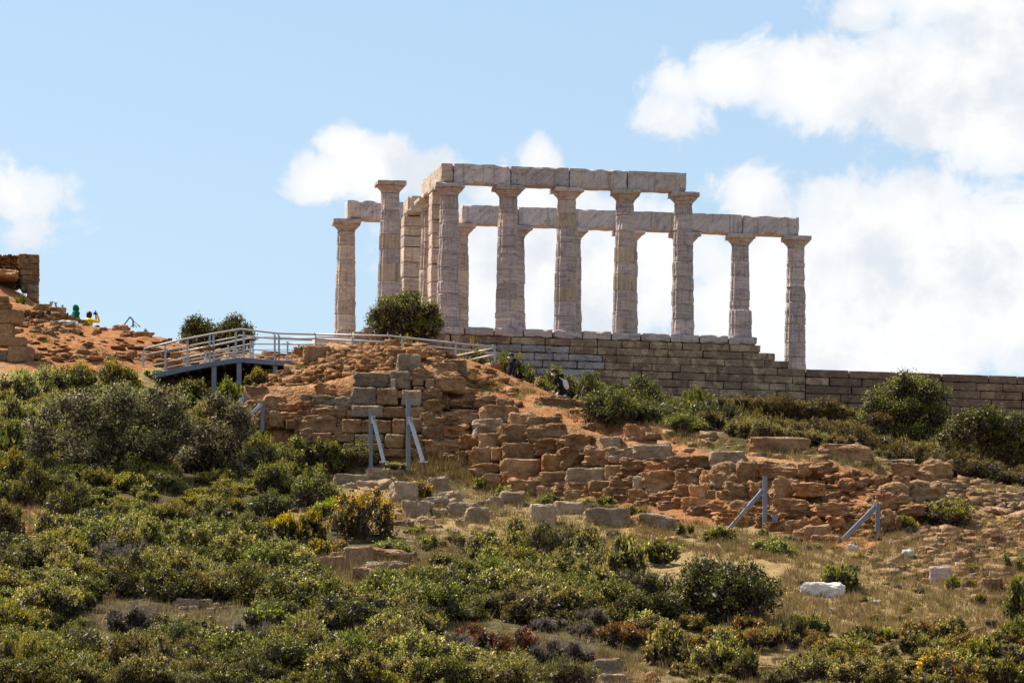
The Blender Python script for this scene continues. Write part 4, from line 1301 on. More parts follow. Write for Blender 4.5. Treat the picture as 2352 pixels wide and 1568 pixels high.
def leaf_colours(r, n, pal, tipmask, jit=.42):
    cols, tip = PAL[pal]
    c = np.array(cols)[r.choice(len(cols), n, p=[.35, .4, .25])]
    c = np.where(tipmask[:, None], np.array(tip), c)
    return np.array([2.85, 2.52, 1.2]) * c * (1 + jit * r.uniform(-1, 1, (n, 1))) * (1 + .08 * r.uniform(-1, 1, (n, 3)))


def lobes_dome(r, nl, low=.05):
    C, R = [], []
    for i in range(nl):
        a = r.rand() * 2 * pi
        q = math.sqrt(r.rand()) * .80
        zt = math.sqrt(max(0, 1 - q * q))
        z = zt * (low + (1 - low) * r.rand() ** .55) * .80
        C.append((q * cos(a), q * sin(a), z))
        R.append(r.uniform(.20, .36))
    return np.array(C), np.array(R)


def foliage(seed, n, leaf, pal, nl=16, sprig=16, up=.35, tipfrac=.2, lobes=None, spread=.16, aspect=.42, squash=.9, core=.92):
    """leaves in sprigs on the outside of many lobes; unit dome of radius 1 and height 1"""
    r = np.random.RandomState(seed)
    C, R = lobes if lobes is not None else lobes_dome(r, nl)
    nl = len(C)
    # sprigs
    ns = nl * sprig
    li = r.choice(nl, ns, p=R ** 2 / (R ** 2).sum())
    dirs = rand_unit(r, ns)
    dirs[:, 2] = np.where(dirs[:, 2] < -.3, -dirs[:, 2], dirs[:, 2])
    rad = R[li] * (.62 + .48 * r.rand(ns))
    S_ = C[li] + dirs * rad[:, None] * np.array([1, 1, squash])
    ok = S_[:, 2] > -.02
    S_, dirs, li = S_[ok], dirs[ok], li[ok]
    tiplobe = r.rand(len(S_)) < .5
    si = r.choice(len(S_), n)
    t = r.rand(n)
    pos = S_[si] + dirs[si] * ((t - .45) * spread * .9)[:, None] + r.normal(size=(n, 3)) * spread * .34
    d = dirs[si] * .40 + rand_unit(r, n) * .85
    d[:, 2] += up
    d /= np.linalg.norm(d, axis=1)[:, None]
    L = leaf * r.uniform(.65, 1.35, n)
    V, Q = leaf_quads(r, pos, d, L, L * aspect, dirs[si])
    tipm = (t > .55) & tiplobe[si] & (r.rand(n) < tipfrac * 3)
    cols = leaf_colours(r, n, pal, tipm)
    # inner twig fill, its dark brown painting shade into the gaps of the crown
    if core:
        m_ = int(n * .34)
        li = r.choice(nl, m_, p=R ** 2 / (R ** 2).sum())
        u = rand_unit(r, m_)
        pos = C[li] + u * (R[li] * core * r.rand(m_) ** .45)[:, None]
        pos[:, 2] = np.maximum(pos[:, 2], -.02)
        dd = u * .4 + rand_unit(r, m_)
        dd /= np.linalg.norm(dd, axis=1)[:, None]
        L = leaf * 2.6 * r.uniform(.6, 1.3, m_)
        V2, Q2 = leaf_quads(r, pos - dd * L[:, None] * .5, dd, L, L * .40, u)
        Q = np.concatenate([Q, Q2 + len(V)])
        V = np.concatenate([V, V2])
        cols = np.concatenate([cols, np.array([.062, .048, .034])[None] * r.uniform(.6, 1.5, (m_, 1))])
    return V, Q, cols


def stems_for(seed, n=9, spread=.75, h=.85):
    r = random.Random(seed)
    items = []
    for i in range(n):
        a = 2 * pi * i / n + r.uniform(-.4, .4)
        q = r.uniform(.25, spread)
        items.append(([(0.06 * cos(a), .06 * sin(a), -.12), (q * .45 * cos(a), q * .45 * sin(a), h * .4), (q * cos(a), q * sin(a), h * r.uniform(.6, 1))], [.022, .015, .006]))
    return items


LEAFM = M['leaf']
STYLE = {   # leaf length in metres, shape, tips share, upward growth, leaves per square metre of dome
    'lentisk': (.085, .46, .22, .35, 620), 'lentisk_dark': (.085, .46, .16, .35, 620), 'lentisk_pale': (.085, .46, .30, .35, 620), 'green': (.08, .40, .22, .5, 620),
    'olive': (.085, .26, .22, .4, 760), 'heath': (.075, .26, .26, .9, 760), 'thyme': (.065, .20, .22, .9, 800), 'dry': (.11, .09, .18, .7, 700), 'yellow': (.07, .34, .38, .9, 760),
    'orange': (.085, .42, .42, .4, 620), 'red': (.075, .36, .45, .6, 700), 'lime': (.05, .40, .45, .9, 900), 'silver': (.07, .28, .35, .8, 760), 'yellowgreen': (.08, .38, .30, .6, 660), 'scrub': (.085, .20, .3, .8, 700), 'rust': (.08, .38, .3, .5, 660),
}
FOL, STEM = {}, {}
rp_ = random.Random(99)


def fol_mesh(pal, rad, var):
    cl = 0 if rad < .38 else 1 if rad < .75 else 2 if rad < 1.3 else 3
    R = (.30, .55, 1.0, 1.8)[cl]
    key = (pal, cl, var)
    if key not in FOL:
        L, asp, tf, up, dens = STYLE[pal]
        L *= .92 if cl == 3 else .82
        n = int(min(15000, 2.1 * dens * 3.4 * R ** 1.75 * (1.25 if cl == 3 else 1)))
        nl = (6, 11, 19, 34)[cl]
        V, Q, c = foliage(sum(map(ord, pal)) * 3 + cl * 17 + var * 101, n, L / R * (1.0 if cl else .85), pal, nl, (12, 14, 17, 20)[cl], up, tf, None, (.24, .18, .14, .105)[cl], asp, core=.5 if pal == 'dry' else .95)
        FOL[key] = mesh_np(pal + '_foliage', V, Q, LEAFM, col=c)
    return FOL[key]


def stem_mesh(var):
    if var not in STEM:
        STEM[var] = tubes_mesh('stems', stems_for(var), M['bark'], 5)
    return STEM[var]


def shrub_at(base, rad, h, pal, label, group=None, name='shrub', cat='shrub', ry=None, stems=True, var=None):
    t = tag(empty(name, base), label, cat, group)
    f = obj('foliage', fol_mesh(pal, rad, rp_.randrange(3) if var is None else var), t, (0, 0, 0), (rp_.uniform(-.05, .05), rp_.uniform(-.05, .05), rp_.uniform(0, 6.28)), (rad, ry or rad, h))
    if stems:
        obj('stems', stem_mesh(rp_.randrange(3)), t, (0, 0, 0), (0, 0, rp_.uniform(0, 6.28)), (rad, ry or rad, h))
    return t


def shrub(x0, x1, yt, yb, pal, label, Y=None, group=None, **kw):
    """a shrub whose outline in the picture is x0..x1, top yt, foot yb (on the hill, or at depth Y)"""
    xc = (x0 + x1) / 2
    if Y is None or not (Y >= 267 or (800 < x0 < 1320 and Y >= 264)):
        g = ground(xc, yb)
        if x0 > 1330 and yb < 1135 and yt < 1090:
            g = at(xc, yb, max(g.y, 253.6))
    else:
        g = at(xc, yb, Y)
    s = pm(g.y)
    rad = (x1 - x0) / 2 / s
    h = (yb - yt) / s
    rad_y = min(rad, max(.6 * rad, h * 1.2))
    yy = g.y + rad_y * .3
    top = at(xc, yt, yy)
    gz = height(top.x, yy)
    h = top.z - gz + .08
    rad = max(rad, .42 * h)
    h = max(h, .3 * (yb - yt) / s)
    return shrub_at(Vector((top.x, yy, gz - .08)), rad / 1.06, h / 1.10, pal, label, group, ry=rad_y, **kw)


GH = 'evergreen shrubs between the path and the temple wall'
SHRUBS = [
    # between the path and the temple wall
    (1040, 1140, 778, 832, 'yellowgreen', 'dark yellowish shrub right behind the railing under the olive bush', 268), (1120, 1190, 790, 850, 'lentisk', 'green shrub behind the end of the railing', 267),
    (880, 1000, 770, 815, 'yellowgreen', 'low yellowish shrub behind the white panel', 270), (820, 890, 772, 812, 'yellowgreen', 'small yellowish shrub at the left foot of the olive bush', 271),
    (1150, 1240, 815, 935, 'lentisk', 'green shrub behind the man in navy', 266), (1215, 1330, 838, 950, 'lentisk', 'green shrub behind the woman with the backpack', 266.5), (1190, 1290, 870, 960, 'lentisk', 'green shrub between the two walkers', 265),
    (1310, 1420, 852, 960, 'lentisk_dark', 'dark shrub under the pale stones of the temple base', 266), (1390, 1540, 862, 985, 'lentisk_dark', 'dark shrub below the middle of the temple base', 267), (1330, 1480, 888, 985, 'lentisk_dark', 'darkest front shrub right of the woman', 262.5),
    (1450, 1600, 905, 1005, 'lentisk_dark', 'dark shrub in the middle of the evergreen band', 262.5), (1560, 1700, 895, 1015, 'lentisk_dark', 'broad dark shrub at the right end of the evergreen band', 263), (1570, 1640, 868, 960, 'lentisk', 'pointed green shrub against the temple wall', 269),
    (1345, 1420, 930, 992, 'lentisk', 'low front shrub beside the tall yellow flower spikes', 261), (1640, 1760, 905, 1010, 'heath', 'tall grey green shrub at the left end of the heath', 265),
    # heath band
    (1690, 1830, 930, 1040, 'heath', 'leftmost brownish heath bush before the temple wall', 262), (1790, 1930, 945, 1050, 'heath', 'second brownish heath bush from the left', 261.5), (1900, 2040, 958, 1065, 'heath', 'third brownish heath bush from the left', 261),
    (1990, 2130, 985, 1075, 'heath', 'fourth brownish heath bush from the left', 260), (2090, 2230, 1015, 1095, 'heath', 'fifth brownish heath bush from the left', 259), (2180, 2320, 1042, 1115, 'heath', 'sixth brownish heath bush from the left', 258),
    (2280, 2420, 1062, 1130, 'heath', 'rightmost brownish heath bush, cut by the edge', 257), (1720, 1860, 965, 1050, 'heath', 'front heath bush behind the long beam block', 256), (1850, 1990, 985, 1062, 'heath', 'front heath bush behind the massive boulder', 255.5),
    (1980, 2110, 1012, 1080, 'heath', 'front heath bush right of the massive boulder', 255), (2130, 2260, 1050, 1112, 'heath', 'front heath bush behind the rounded boulder', 254.5), (2240, 2380, 1078, 1128, 'heath', 'low front heath bush at the right edge', 254.5),
    # left upper slope
    (-20, 110, 838, 925, 'silver', 'silvery shrub at the left edge under the masonry corner', 260), (60, 180, 832, 915, 'silver', 'silvery shrub just right of the edge one', 260.5), (110, 230, 822, 915, 'yellowgreen', 'yellowish green shrub under the left mound', 261),
    (190, 320, 820, 915, 'yellowgreen', 'yellowish green shrub left of the walkway foot', 261), (255, 350, 850, 915, 'yellowgreen', 'low yellow flowered shrub under the foot of the walkway', 259.5), (-30, 60, 885, 985, 'silver', 'grey green shrub hanging over the left edge', 254),
    (40, 150, 905, 990, 'silver', 'silvery shrub above the left olive tree', 255), (-20, 80, 960, 1060, 'green', 'fresh green shrub at the left edge beside the olive tree', 248), (-30, 70, 1030, 1120, 'yellowgreen', 'yellow green shrub at the left edge below the silvery ones', 242),
    (20, 130, 1060, 1165, 'lentisk', 'dark shrub under the left side of the olive tree', 237), (100, 220, 1090, 1185, 'lentisk', 'dark shrub at the foot of the left olive trunk', 233), (-30, 60, 1090, 1160, 'lentisk', 'dark shrub above the short row of stones', 236), (200, 330, 870, 960, 'green', 'green shrub above the left olive tree', 256),
    (320, 420, 880, 970, 'lentisk', 'shaded shrub under the low end of the walkway', 258), (500, 560, 862, 935, 'green', 'green shrub under the walkway between its supports', 263.5), (440, 530, 912, 985, 'yellow', 'small yellow flowered shrub below the walkway', 256),
    (560, 620, 845, 895, 'yellowgreen', 'yellow green shrub behind the walkway supports', 266), (400, 480, 860, 930, 'lentisk', 'dark shrub in the shade under the walkway deck', 263),
    # right of the olives
    (540, 650, 985, 1090, 'lentisk', 'shrub below the two left shoring props', 247), (620, 740, 1000, 1085, 'lentisk', 'shrub at the left foot of the bastion', 247.5), (700, 800, 1010, 1090, 'lentisk', 'shrub at the middle foot of the bastion', 247), (775, 880, 1008, 1085, 'lentisk', 'shrub beside the leaning left prop of the bastion', 247),
    (560, 690, 1050, 1160, 'green', 'bright green shrub right of the olive trunks', 241), (660, 790, 1065, 1165, 'lentisk', 'large green shrub left of the stone pile', 242), (560, 680, 1120, 1200, 'lentisk_dark', 'dark shrub left of the yellow spurge', 235), (480, 590, 1150, 1215, 'thyme', 'grey green shrub under the right olive tree', 229), (870, 945, 1058, 1090, 'silver', 'low feathery green shrub under the bastion', 246),
    # yellow, lime and rusty ones in the middle
    (600, 700, 1172, 1240, 'yellow', 'bright yellow spurge bush left of the rusty round bush', 228), (670, 760, 1165, 1235, 'yellow', 'bright yellow spurge bush touching the rusty round bush', 229), (715, 790, 1138, 1195, 'lime', 'lime green cushion behind the yellow spurge', 232),
    (745, 920, 1112, 1245, 'orange', 'large round bush with rusty orange tips below the stone pile', 230), (690, 760, 1228, 1278, 'yellow', 'low yellow spurge above the foreground ledge', 226), (740, 810, 1235, 1272, 'orange', 'small orange tipped bush above the foreground ledge', 225.5), (930, 1000, 1100, 1145, 'orange', 'small rusty bush growing between the piled stones', 239),
    (860, 960, 1235, 1275, 'green', 'low green shrub right of the foreground ledge', 226), (960, 1010, 1225, 1265, 'green', 'small round green shrub in dry grass', 226),
    # pale scrub in the middle
    (1040, 1160, 1200, 1290, 'lentisk_pale', 'pale green shrub at the left end of the middle scrub'), (1110, 1250, 1185, 1300, 'lentisk_pale', 'pale green shrub under the row of stones'), (1210, 1350, 1180, 1305, 'thyme', 'grey green shrub under the broken block row'), (1300, 1430, 1205, 1320, 'lentisk_pale', 'pale green shrub under the large grey block'),
    (1380, 1490, 1222, 1330, 'lentisk_pale', 'orange tipped green shrub right of the large grey block'), (1060, 1200, 1255, 1335, 'lentisk_pale', 'pale green shrub beside the bleached branch'), (1220, 1380, 1265, 1345, 'lentisk', 'darker green shrub in front of the middle scrub'), (1450, 1560, 1235, 1300, 'green', 'low green shrub beside the holed orange rock'),
    (1150, 1340, 1305, 1392, 'lentisk', 'dark glossy shrub below the yellow flower patch'), (1340, 1440, 1290, 1380, 'lentisk_pale', 'round pale shrub left of the dry hollow'), (1390, 1560, 1290, 1400, 'thyme', 'grey brown shrub left of the big dark bush'), (1520, 1810, 1268, 1428, 'lentisk_dark', 'biggest dark green bush at the edge of the dry grass'),
    (1420, 1590, 1345, 1430, 'lentisk_dark', 'dark bush in front of the grey brown shrub'), (1195, 1245, 1288, 1312, 'yellow', 'small patch of bright yellow flowers in the middle scrub'),
    # left foreground
    (0, 55, 1150, 1215, 'lentisk', 'round dark bush at the left edge by the stones'), (270, 410, 1182, 1290, 'lentisk_pale', 'pale bush at the top of the foreground thicket'), (380, 520, 1185, 1290, 'lentisk_pale', 'pale bush below the olive trunks'), (480, 620, 1205, 1310, 'lentisk_pale', 'pale bush left of the yellow spurge'), (590, 740, 1235, 1345, 'lentisk_pale', 'pale bush left of the foreground ledge'),
    (230, 380, 1250, 1370, 'lentisk', 'green bush in the left thicket'), (350, 500, 1270, 1370, 'lentisk_pale', 'pale bush in the middle of the left thicket'), (480, 640, 1290, 1385, 'lentisk', 'green bush above the row of foreground stones'), (620, 770, 1310, 1400, 'lentisk_pale', 'pale bush right of the row of foreground stones'),
    (100, 240, 1270, 1350, 'yellowgreen', 'yellowish bush right of the bare grey branches'), (0, 120, 1230, 1310, 'thyme', 'grey green low bush right of the left edge'), (200, 390, 1362, 1475, 'dry', 'large grey twiggy bush in the left foreground'), (130, 205, 1412, 1470, 'green', 'round bright green bush beside the grey twiggy one'),
    (-20, 120, 1440, 1568, 'yellowgreen', 'yellow green bush in the bottom left corner'), (90, 260, 1480, 1590, 'lentisk', 'green bush at the bottom left'), (330, 500, 1420, 1500, 'thyme', 'grey green bush below the row of foreground stones'), (470, 640, 1405, 1500, 'dry', 'grey brown twiggy bush in the foreground'), (540, 660, 1380, 1450, 'green', 'fresh green bush in the left foreground'),
    (740, 880, 1438, 1545, 'green', 'bright green round bush in the middle foreground'), (830, 960, 1310, 1395, 'lentisk', 'dark bush in front of the foreground ledge'), (910, 1050, 1330, 1410, 'lentisk_pale', 'pale bush right of the foreground ledge'), (640, 760, 1400, 1480, 'lentisk', 'dark green bush left of the bright green round one'), (860, 990, 1395, 1470, 'thyme', 'grey green bush left of the asphodel leaves'),
    (980, 1100, 1440, 1520, 'dry', 'brown twiggy bush left of the red patch'), (1030, 1150, 1428, 1500, 'red', 'red brown bush at the left of the red patch'), (1120, 1250, 1432, 1510, 'red', 'red brown bush in the middle of the red patch'), (1360, 1480, 1418, 1492, 'red', 'bush with rusty red tips in the dark scrub'), (1200, 1380, 1452, 1545, 'dry', 'wide grey twiggy bush above the bottom blocks'),
    (1090, 1230, 1490, 1575, 'thyme', 'grey green bush at the bottom left of the blocks'), (1480, 1610, 1430, 1530, 'lentisk_pale', 'pale glossy bush right of the bottom blocks'), (1580, 1720, 1440, 1550, 'lentisk_pale', 'pale glossy bush below the biggest dark bush'), (1660, 1760, 1490, 1568, 'lentisk', 'green bush beside the flat bottom slabs'), (1360, 1380, 1528, 1555, 'lime', 'lime cushion wedged between two bottom blocks', 192.5), (1620, 1665, 1522, 1545, 'lime', 'lime cushion left of the bottom slabs', 196), (1695, 1732, 1470, 1490, 'lime', 'lime cushion at the edge of the dry grass', 200),
    # right
    (1880, 1975, 1288, 1360, 'lentisk', 'green bush behind the long white marble block'), (2075, 2240, 1138, 1215, 'yellowgreen', 'spreading green bush on the stony slope'), (2050, 2110, 1180, 1225, 'yellowgreen', 'low green bush beside the short shoring prop'), (1725, 1835, 1230, 1275, 'green', 'low bright green bush at the foot of the tall prop'), (1545, 1600, 1198, 1230, 'lentisk', 'small dark bush right of the tilted pale boulder'),
    (1600, 1690, 1205, 1245, 'green', 'small green bush under the leaning tall prop'), (1790, 1855, 1400, 1485, 'thyme', 'upright twiggy shrub in dry grass'), (1870, 2010, 1452, 1525, 'yellowgreen', 'dark yellowish bush in the lower right'), (2050, 2155, 1452, 1510, 'lentisk', 'green bush in the lower right'), (2005, 2060, 1432, 1475, 'lime', 'round lime topped cushion in dry grass'),
    (1790, 1930, 1488, 1580, 'lentisk_pale', 'pale bush at the bottom right of the slabs'), (1900, 2080, 1505, 1590, 'lentisk_pale', 'wide pale bush at the bottom edge'), (2085, 2270, 1482, 1585, 'orange', 'rusty tipped bush at the bottom right'), (2240, 2370, 1500, 1590, 'lentisk', 'green bush in the bottom right corner'), (2300, 2400, 1320, 1430, 'lentisk', 'green bush at the right edge'), (2270, 2370, 1410, 1480, 'green', 'green bush at the right edge below another'), (2210, 2310, 1452, 1520, 'yellowgreen', 'yellow flowered bush above the bottom right corner'),
    (2175, 2215, 1318, 1360, 'lentisk', 'small dark bush right of the cream drum piece'), (2300, 2352, 1262, 1310, 'thyme', 'grey green tuft at the right edge of the slope'),
    (1080, 1120, 1095, 1125, 'green', 'little fresh green plant before the terrace wall'), (1180, 1215, 1102, 1130, 'thyme', 'small grey green tuft before the terrace wall'), (1370, 1420, 1138, 1165, 'green', 'small green plant under the terrace wall'), (1240, 1290, 1130, 1158, 'thyme', 'grey green plant above the broken block row'), (1540, 1580, 1005, 1030, 'thyme', 'small grey tuft behind the grey wall block', 251), (2080, 2130, 1062, 1085, 'thyme', 'low grey green cushion on the boulder row', 248.5),
    (1690, 1730, 1150, 1195, 'dry', 'twiggy tuft on the red earth', None), (1250, 1300, 1395, 1440, 'thyme', 'small grey bush above the red patch'), (330, 380, 838, 870, 'silver', 'pale feathery plant at the walkway foot', 260.5),
    (30, 62, 670, 690, 'lime', 'lime green cushion at the foot of the ruined wall', 279), (75, 125, 770, 785, 'green', 'low green tuft on the orange mound', 267.5), (175, 200, 760, 772, 'green', 'small green tuft between stones on the mound', 270), (110, 125, 745, 760, 'thyme', 'grey tuft in the rubble wall', 272.5), (330, 352, 752, 768, 'thyme', 'dark tuft beside the iron frame', 271.5),
]
for s in SHRUBS:
    Y = s[6] if len(s) > 6 else None
    low = s[3] - s[2] < 36
    grp = GH if (Y and Y > 253 and s[0] > 1000) else None
    shrub(s[0], s[1], s[2], s[3], s[4], s[5], Y, grp, stems=not low)


# ---- trees: two olives in front, olive bushes at the temple
def tree(label, Y, xb, yb, lobes_px, pal, trunk_px, name='olive_tree', cat='tree', n=9000, group=None, leaf=.078, depth=.8, tipf=.25, core=.95):
    """crown lobes (x, y, r) and trunk lines [(x, y, radius m), ...] measured on the picture"""
    base = at(xb, yb, Y)
    t = tag(empty(name, base), label, cat, group)
    s = pm(Y)
    r = random.Random(int(xb + yb))
    C, R = [], []
    for (x, y, q) in lobes_px:
        p = at(x, y, Y) - base
        C.append((p.x, p.y + r.uniform(-depth, depth), p.z))
        R.append(q / s)
    C, R = np.array(C), np.array(R)
    mean = R.mean()
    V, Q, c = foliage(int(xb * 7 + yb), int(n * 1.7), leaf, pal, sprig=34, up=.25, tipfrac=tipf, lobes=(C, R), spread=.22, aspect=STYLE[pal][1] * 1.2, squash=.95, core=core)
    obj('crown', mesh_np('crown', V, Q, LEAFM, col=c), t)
    items = []
    for line in trunk_px:
        pts, rad = [], []
        dy = 0
        for i, (x, y, q) in enumerate(line):
            p = at(x, y, Y) - base
            dy = r.uniform(-.3, .3) * (i > 0) + dy
            pts.append((p.x, p.y + dy, p.z))
            rad.append(q)
        items.append((pts, rad))
    obj('trunk', tubes_mesh('trunk', items, M['bark'], 8), t)
    return t


rt = random.Random(3)


def blob(cx, cy, rx, ry, n, q0, q1):
    out = []
    for _ in range(n):
        a, q = rt.uniform(0, 2 * pi), math.sqrt(rt.random())
        out.append((cx + rx * q * cos(a), cy + ry * q * sin(a), rt.uniform(q0, q1)))
    return out


tree('broad grey green olive tree with bare lower trunk, left of the walkway', 236, 250, 1200,
     blob(165, 1000, 85, 75, 12, 26, 42) + blob(290, 960, 120, 65, 18, 26, 44) + blob(300, 1060, 110, 60, 14, 24, 40) + blob(385, 985, 55, 70, 9, 24, 38) + blob(110, 1060, 40, 40, 5, 20, 30), 'olive',
     [[(215, 1210, .13), (212, 1150, .11), (190, 1080, .08), (160, 1010, .05)], [(215, 1160, .09), (250, 1090, .07), (300, 1020, .045), (330, 960, .03)], [(335, 1200, .10), (330, 1130, .085), (345, 1060, .06), (375, 990, .035)],
      [(332, 1130, .06), (290, 1070, .045), (255, 990, .03)], [(330, 1110, .05), (395, 1060, .04), (415, 1020, .025)]], n=15000)
tree('slimmer grey olive tree with forked dark trunk, right of the broad one', 238, 488, 1195,
     blob(500, 1000, 62, 70, 12, 24, 38) + blob(540, 1055, 45, 60, 8, 22, 34) + blob(450, 1040, 40, 60, 7, 20, 32), 'olive',
     [[(488, 1205, .11), (490, 1150, .09), (488, 1090, .07), (500, 1010, .04)], [(490, 1150, .07), (530, 1100, .05), (555, 1050, .03)], [(488, 1110, .05), (460, 1060, .035), (448, 1020, .02)]], n=8000)
tree('dense olive bush standing before the left temple columns', 281, 930, 800,
     blob(930, 745, 75, 38, 20, 18, 30) + blob(925, 705, 50, 22, 9, 14, 22) + blob(965, 720, 40, 25, 6, 14, 22) + blob(875, 750, 35, 26, 6, 14, 22) + blob(990, 760, 30, 18, 5, 13, 20), 'lentisk_dark',
     [[(930, 805, .12), (928, 770, .09), (910, 735, .05)], [(930, 790, .08), (955, 750, .05), (965, 725, .03)]], n=9000, name='olive_bush', cat='bush', tipf=.35)
tree('dark two lobed juniper bush on the skyline behind the walkway', 284, 505, 835,
     blob(455, 776, 32, 30, 14, 14, 22) + blob(538, 772, 38, 28, 16, 14, 22) + blob(500, 805, 82, 22, 16, 14, 22) + [(496, 772, 15), (505, 778, 17), (490, 784, 16), (500, 790, 20)], 'lentisk_dark',
     [[(480, 835, .10), (465, 800, .07), (455, 770, .04)], [(520, 835, .10), (535, 795, .07), (540, 765, .04)], [(440, 775, .03), (422, 752, .015)]], n=13000, name='juniper_bush', cat='bush', tipf=.05)
tree('large round olive bush before the long terrace wall', 274, 2080, 1010,
     blob(2085, 925, 85, 42, 20, 22, 34) + blob(2070, 880, 50, 16, 6, 16, 24) + blob(2020, 935, 40, 30, 6, 18, 28) + blob(2150, 945, 45, 30, 6, 18, 28) + blob(2085, 975, 100, 30, 18, 22, 32) + blob(2085, 1003, 95, 14, 10, 22, 30), 'lentisk',
     [[(2080, 1015, .10), (2075, 970, .08), (2060, 920, .05)], [(2080, 1000, .08), (2110, 950, .05), (2125, 920, .03)]], n=9500, name='olive_bush', cat='bush', tipf=.12)
tree('dark olive bush at the right edge before the terrace wall', 268, 2260, 1075,
     blob(2260, 1000, 90, 40, 20, 22, 34) + blob(2240, 960, 45, 16, 6, 16, 24) + blob(2330, 1030, 40, 30, 7, 18, 30) + blob(2180, 1010, 30, 25, 4, 16, 24), 'lentisk_dark',
     [[(2260, 1085, .10), (2255, 1040, .08), (2240, 990, .05)], [(2260, 1070, .08), (2290, 1020, .05), (2305, 990, .03)]], n=9500, name='olive_bush', cat='bush', tipf=.12)


# ---- uncounted low growth: one thicket of small scrub, dry grass, green weeds
def inside(p, poly):
    x, y = p
    c = False
    j = len(poly) - 1
    for i in range(len(poly)):
        if (poly[i][1] > y) != (poly[j][1] > y) and x < (poly[j][0] - poly[i][0]) * (y - poly[i][1]) / (poly[j][1] - poly[i][1]) + poly[i][0]:
            c = not c
        j = i
    return c


CLEAR = [(690, 1240, 130, 70), (1140, 1495, 130, 70), (810, 1515, 85, 70), (295, 1445, 120, 75), (165, 1460, 60, 50), (1290, 1520, 110, 60), (1420, 1480, 70, 50), (560, 1470, 100, 50), (1040, 1490, 70, 60), (40, 1340, 60, 40),
         (850, 1300, 135, 75), (990, 1335, 60, 30), (470, 1412, 100, 45), (1410, 1560, 150, 60), (900, 1150, 190, 75), (1120, 1195, 160, 55), (1330, 1205, 130, 40), (80, 1205, 110, 36), (60, 1262, 70, 36), (1890, 1385, 80, 45),
         (2170, 1350, 60, 40), (1780, 1520, 90, 30), (925, 1440, 40, 22), (1500, 1215, 70, 30)]


def scrub_mass(name, areas, seed):
    """uncounted scrub: one object that sets small plants on points (geometry nodes)"""
    rr = random.Random(seed)
    P, Rz, Sc, K = [], [], [], []
    keys = []
    for (poly, count, pals, r0, r1) in areas:
        xs, ys = [p[0] for p in poly], [p[1] for p in poly]
        done = 0
        tries = 0
        while done < count and tries < count * 20:
            tries += 1
            p = (rr.uniform(min(xs), max(xs)), rr.uniform(min(ys), max(ys)))
            if not inside(p, poly) or any(((p[0] - c[0]) / c[2]) ** 2 + ((p[1] - c[1]) / c[3]) ** 2 < 1 for c in CLEAR):
                continue
            done += 1
            g = ground(*p)
            # neighbours tend to be alike
            nn = noise.noise(Vector((g.x * .22, g.y * .22, seed))) * .5 + .5
            k = int(min(.999, max(0, (nn - .2) / .6 * .7 + rr.random() * .3)) * len(pals))
            pal = pals[k]
            rad = r0 + (r1 - r0) * rr.random() ** 1.4
            key = (pal, .5 if rad < .62 else 1.0, rr.randrange(2))
            if key not in keys:
                keys.append(key)
            P.append((g.x, g.y, g.z - .05))
            Rz.append((0, 0, rr.uniform(0, 6.28)))
            Sc.append((rad, rad, rad * rr.uniform(.75, 1.25)))
            K.append(keys.index(key))
    me = bpy.data.meshes.new(name)
    me.from_pydata(P, [], [])
    for nm, typ, data in (('turn', 'FLOAT_VECTOR', Rz), ('size', 'FLOAT_VECTOR', Sc), ('sort', 'INT', K)):
        a = me.attributes.new(nm, typ, 'POINT')
        arr = np.array(data, np.int32 if typ == 'INT' else np.float32).ravel()
        a.data.foreach_set('value' if typ == 'INT' else 'vector', arr)
    me.materials.append(LEAFM)
    ng = bpy.data.node_groups.new(name, 'GeometryNodeTree')
    ng.interface.new_socket('Geometry', in_out='INPUT', socket_type='NodeSocketGeometry')
    ng.interface.new_socket('Geometry', in_out='OUTPUT', socket_type='NodeSocketGeometry')
    N, Lk = ng.nodes, ng.links
    gi, go, join = N.new('NodeGroupInput'), N.new('NodeGroupOutput'), N.new('GeometryNodeJoinGeometry')

    def attr(nm, typ):
        n = N.new('GeometryNodeInputNamedAttribute')
        n.data_type = typ
        n.inputs['Name'].default_value = nm
        return n.outputs[0]
    turn, size, sort = attr('turn', 'FLOAT_VECTOR'), attr('size', 'FLOAT_VECTOR'), attr('sort', 'INT')
    e2r = N.new('FunctionNodeEulerToRotation')
    Lk.new(turn, e2r.inputs[0])
    for k, (pal, rad, v) in enumerate(keys):
        src = bpy.data.objects.new('scrub_plant', fol_mesh(pal, rad, v))
        oi = N.new('GeometryNodeObjectInfo')
        oi.inputs['Object'].default_value = src
        oi.inputs['As Instance'].default_value = True
        cmp_ = N.new('FunctionNodeCompare')
        cmp_.data_type = 'INT'
        cmp_.operation = 'EQUAL'
        ia = [q for q in cmp_.inputs if q.type == 'INT']
        Lk.new(sort, ia[0])
        ia[1].default_value = k
        ip_ = N.new('GeometryNodeInstanceOnPoints')
        Lk.new(gi.outputs[0], ip_.inputs['Points'])
        Lk.new(cmp_.outputs[0], ip_.inputs['Selection'])
        Lk.new(oi.outputs['Geometry'], ip_.inputs['Instance'])
        Lk.new(e2r.outputs[0], ip_.inputs['Rotation'])
        Lk.new(size, ip_.inputs['Scale'])
        Lk.new(ip_.outputs[0], join.inputs[0])
    Lk.new(join.outputs[0], go.inputs[0])
    o = obj(name, me)
    o.modifiers.new('plants', 'NODES').node_group = ng
    return tag(o, kind='stuff')


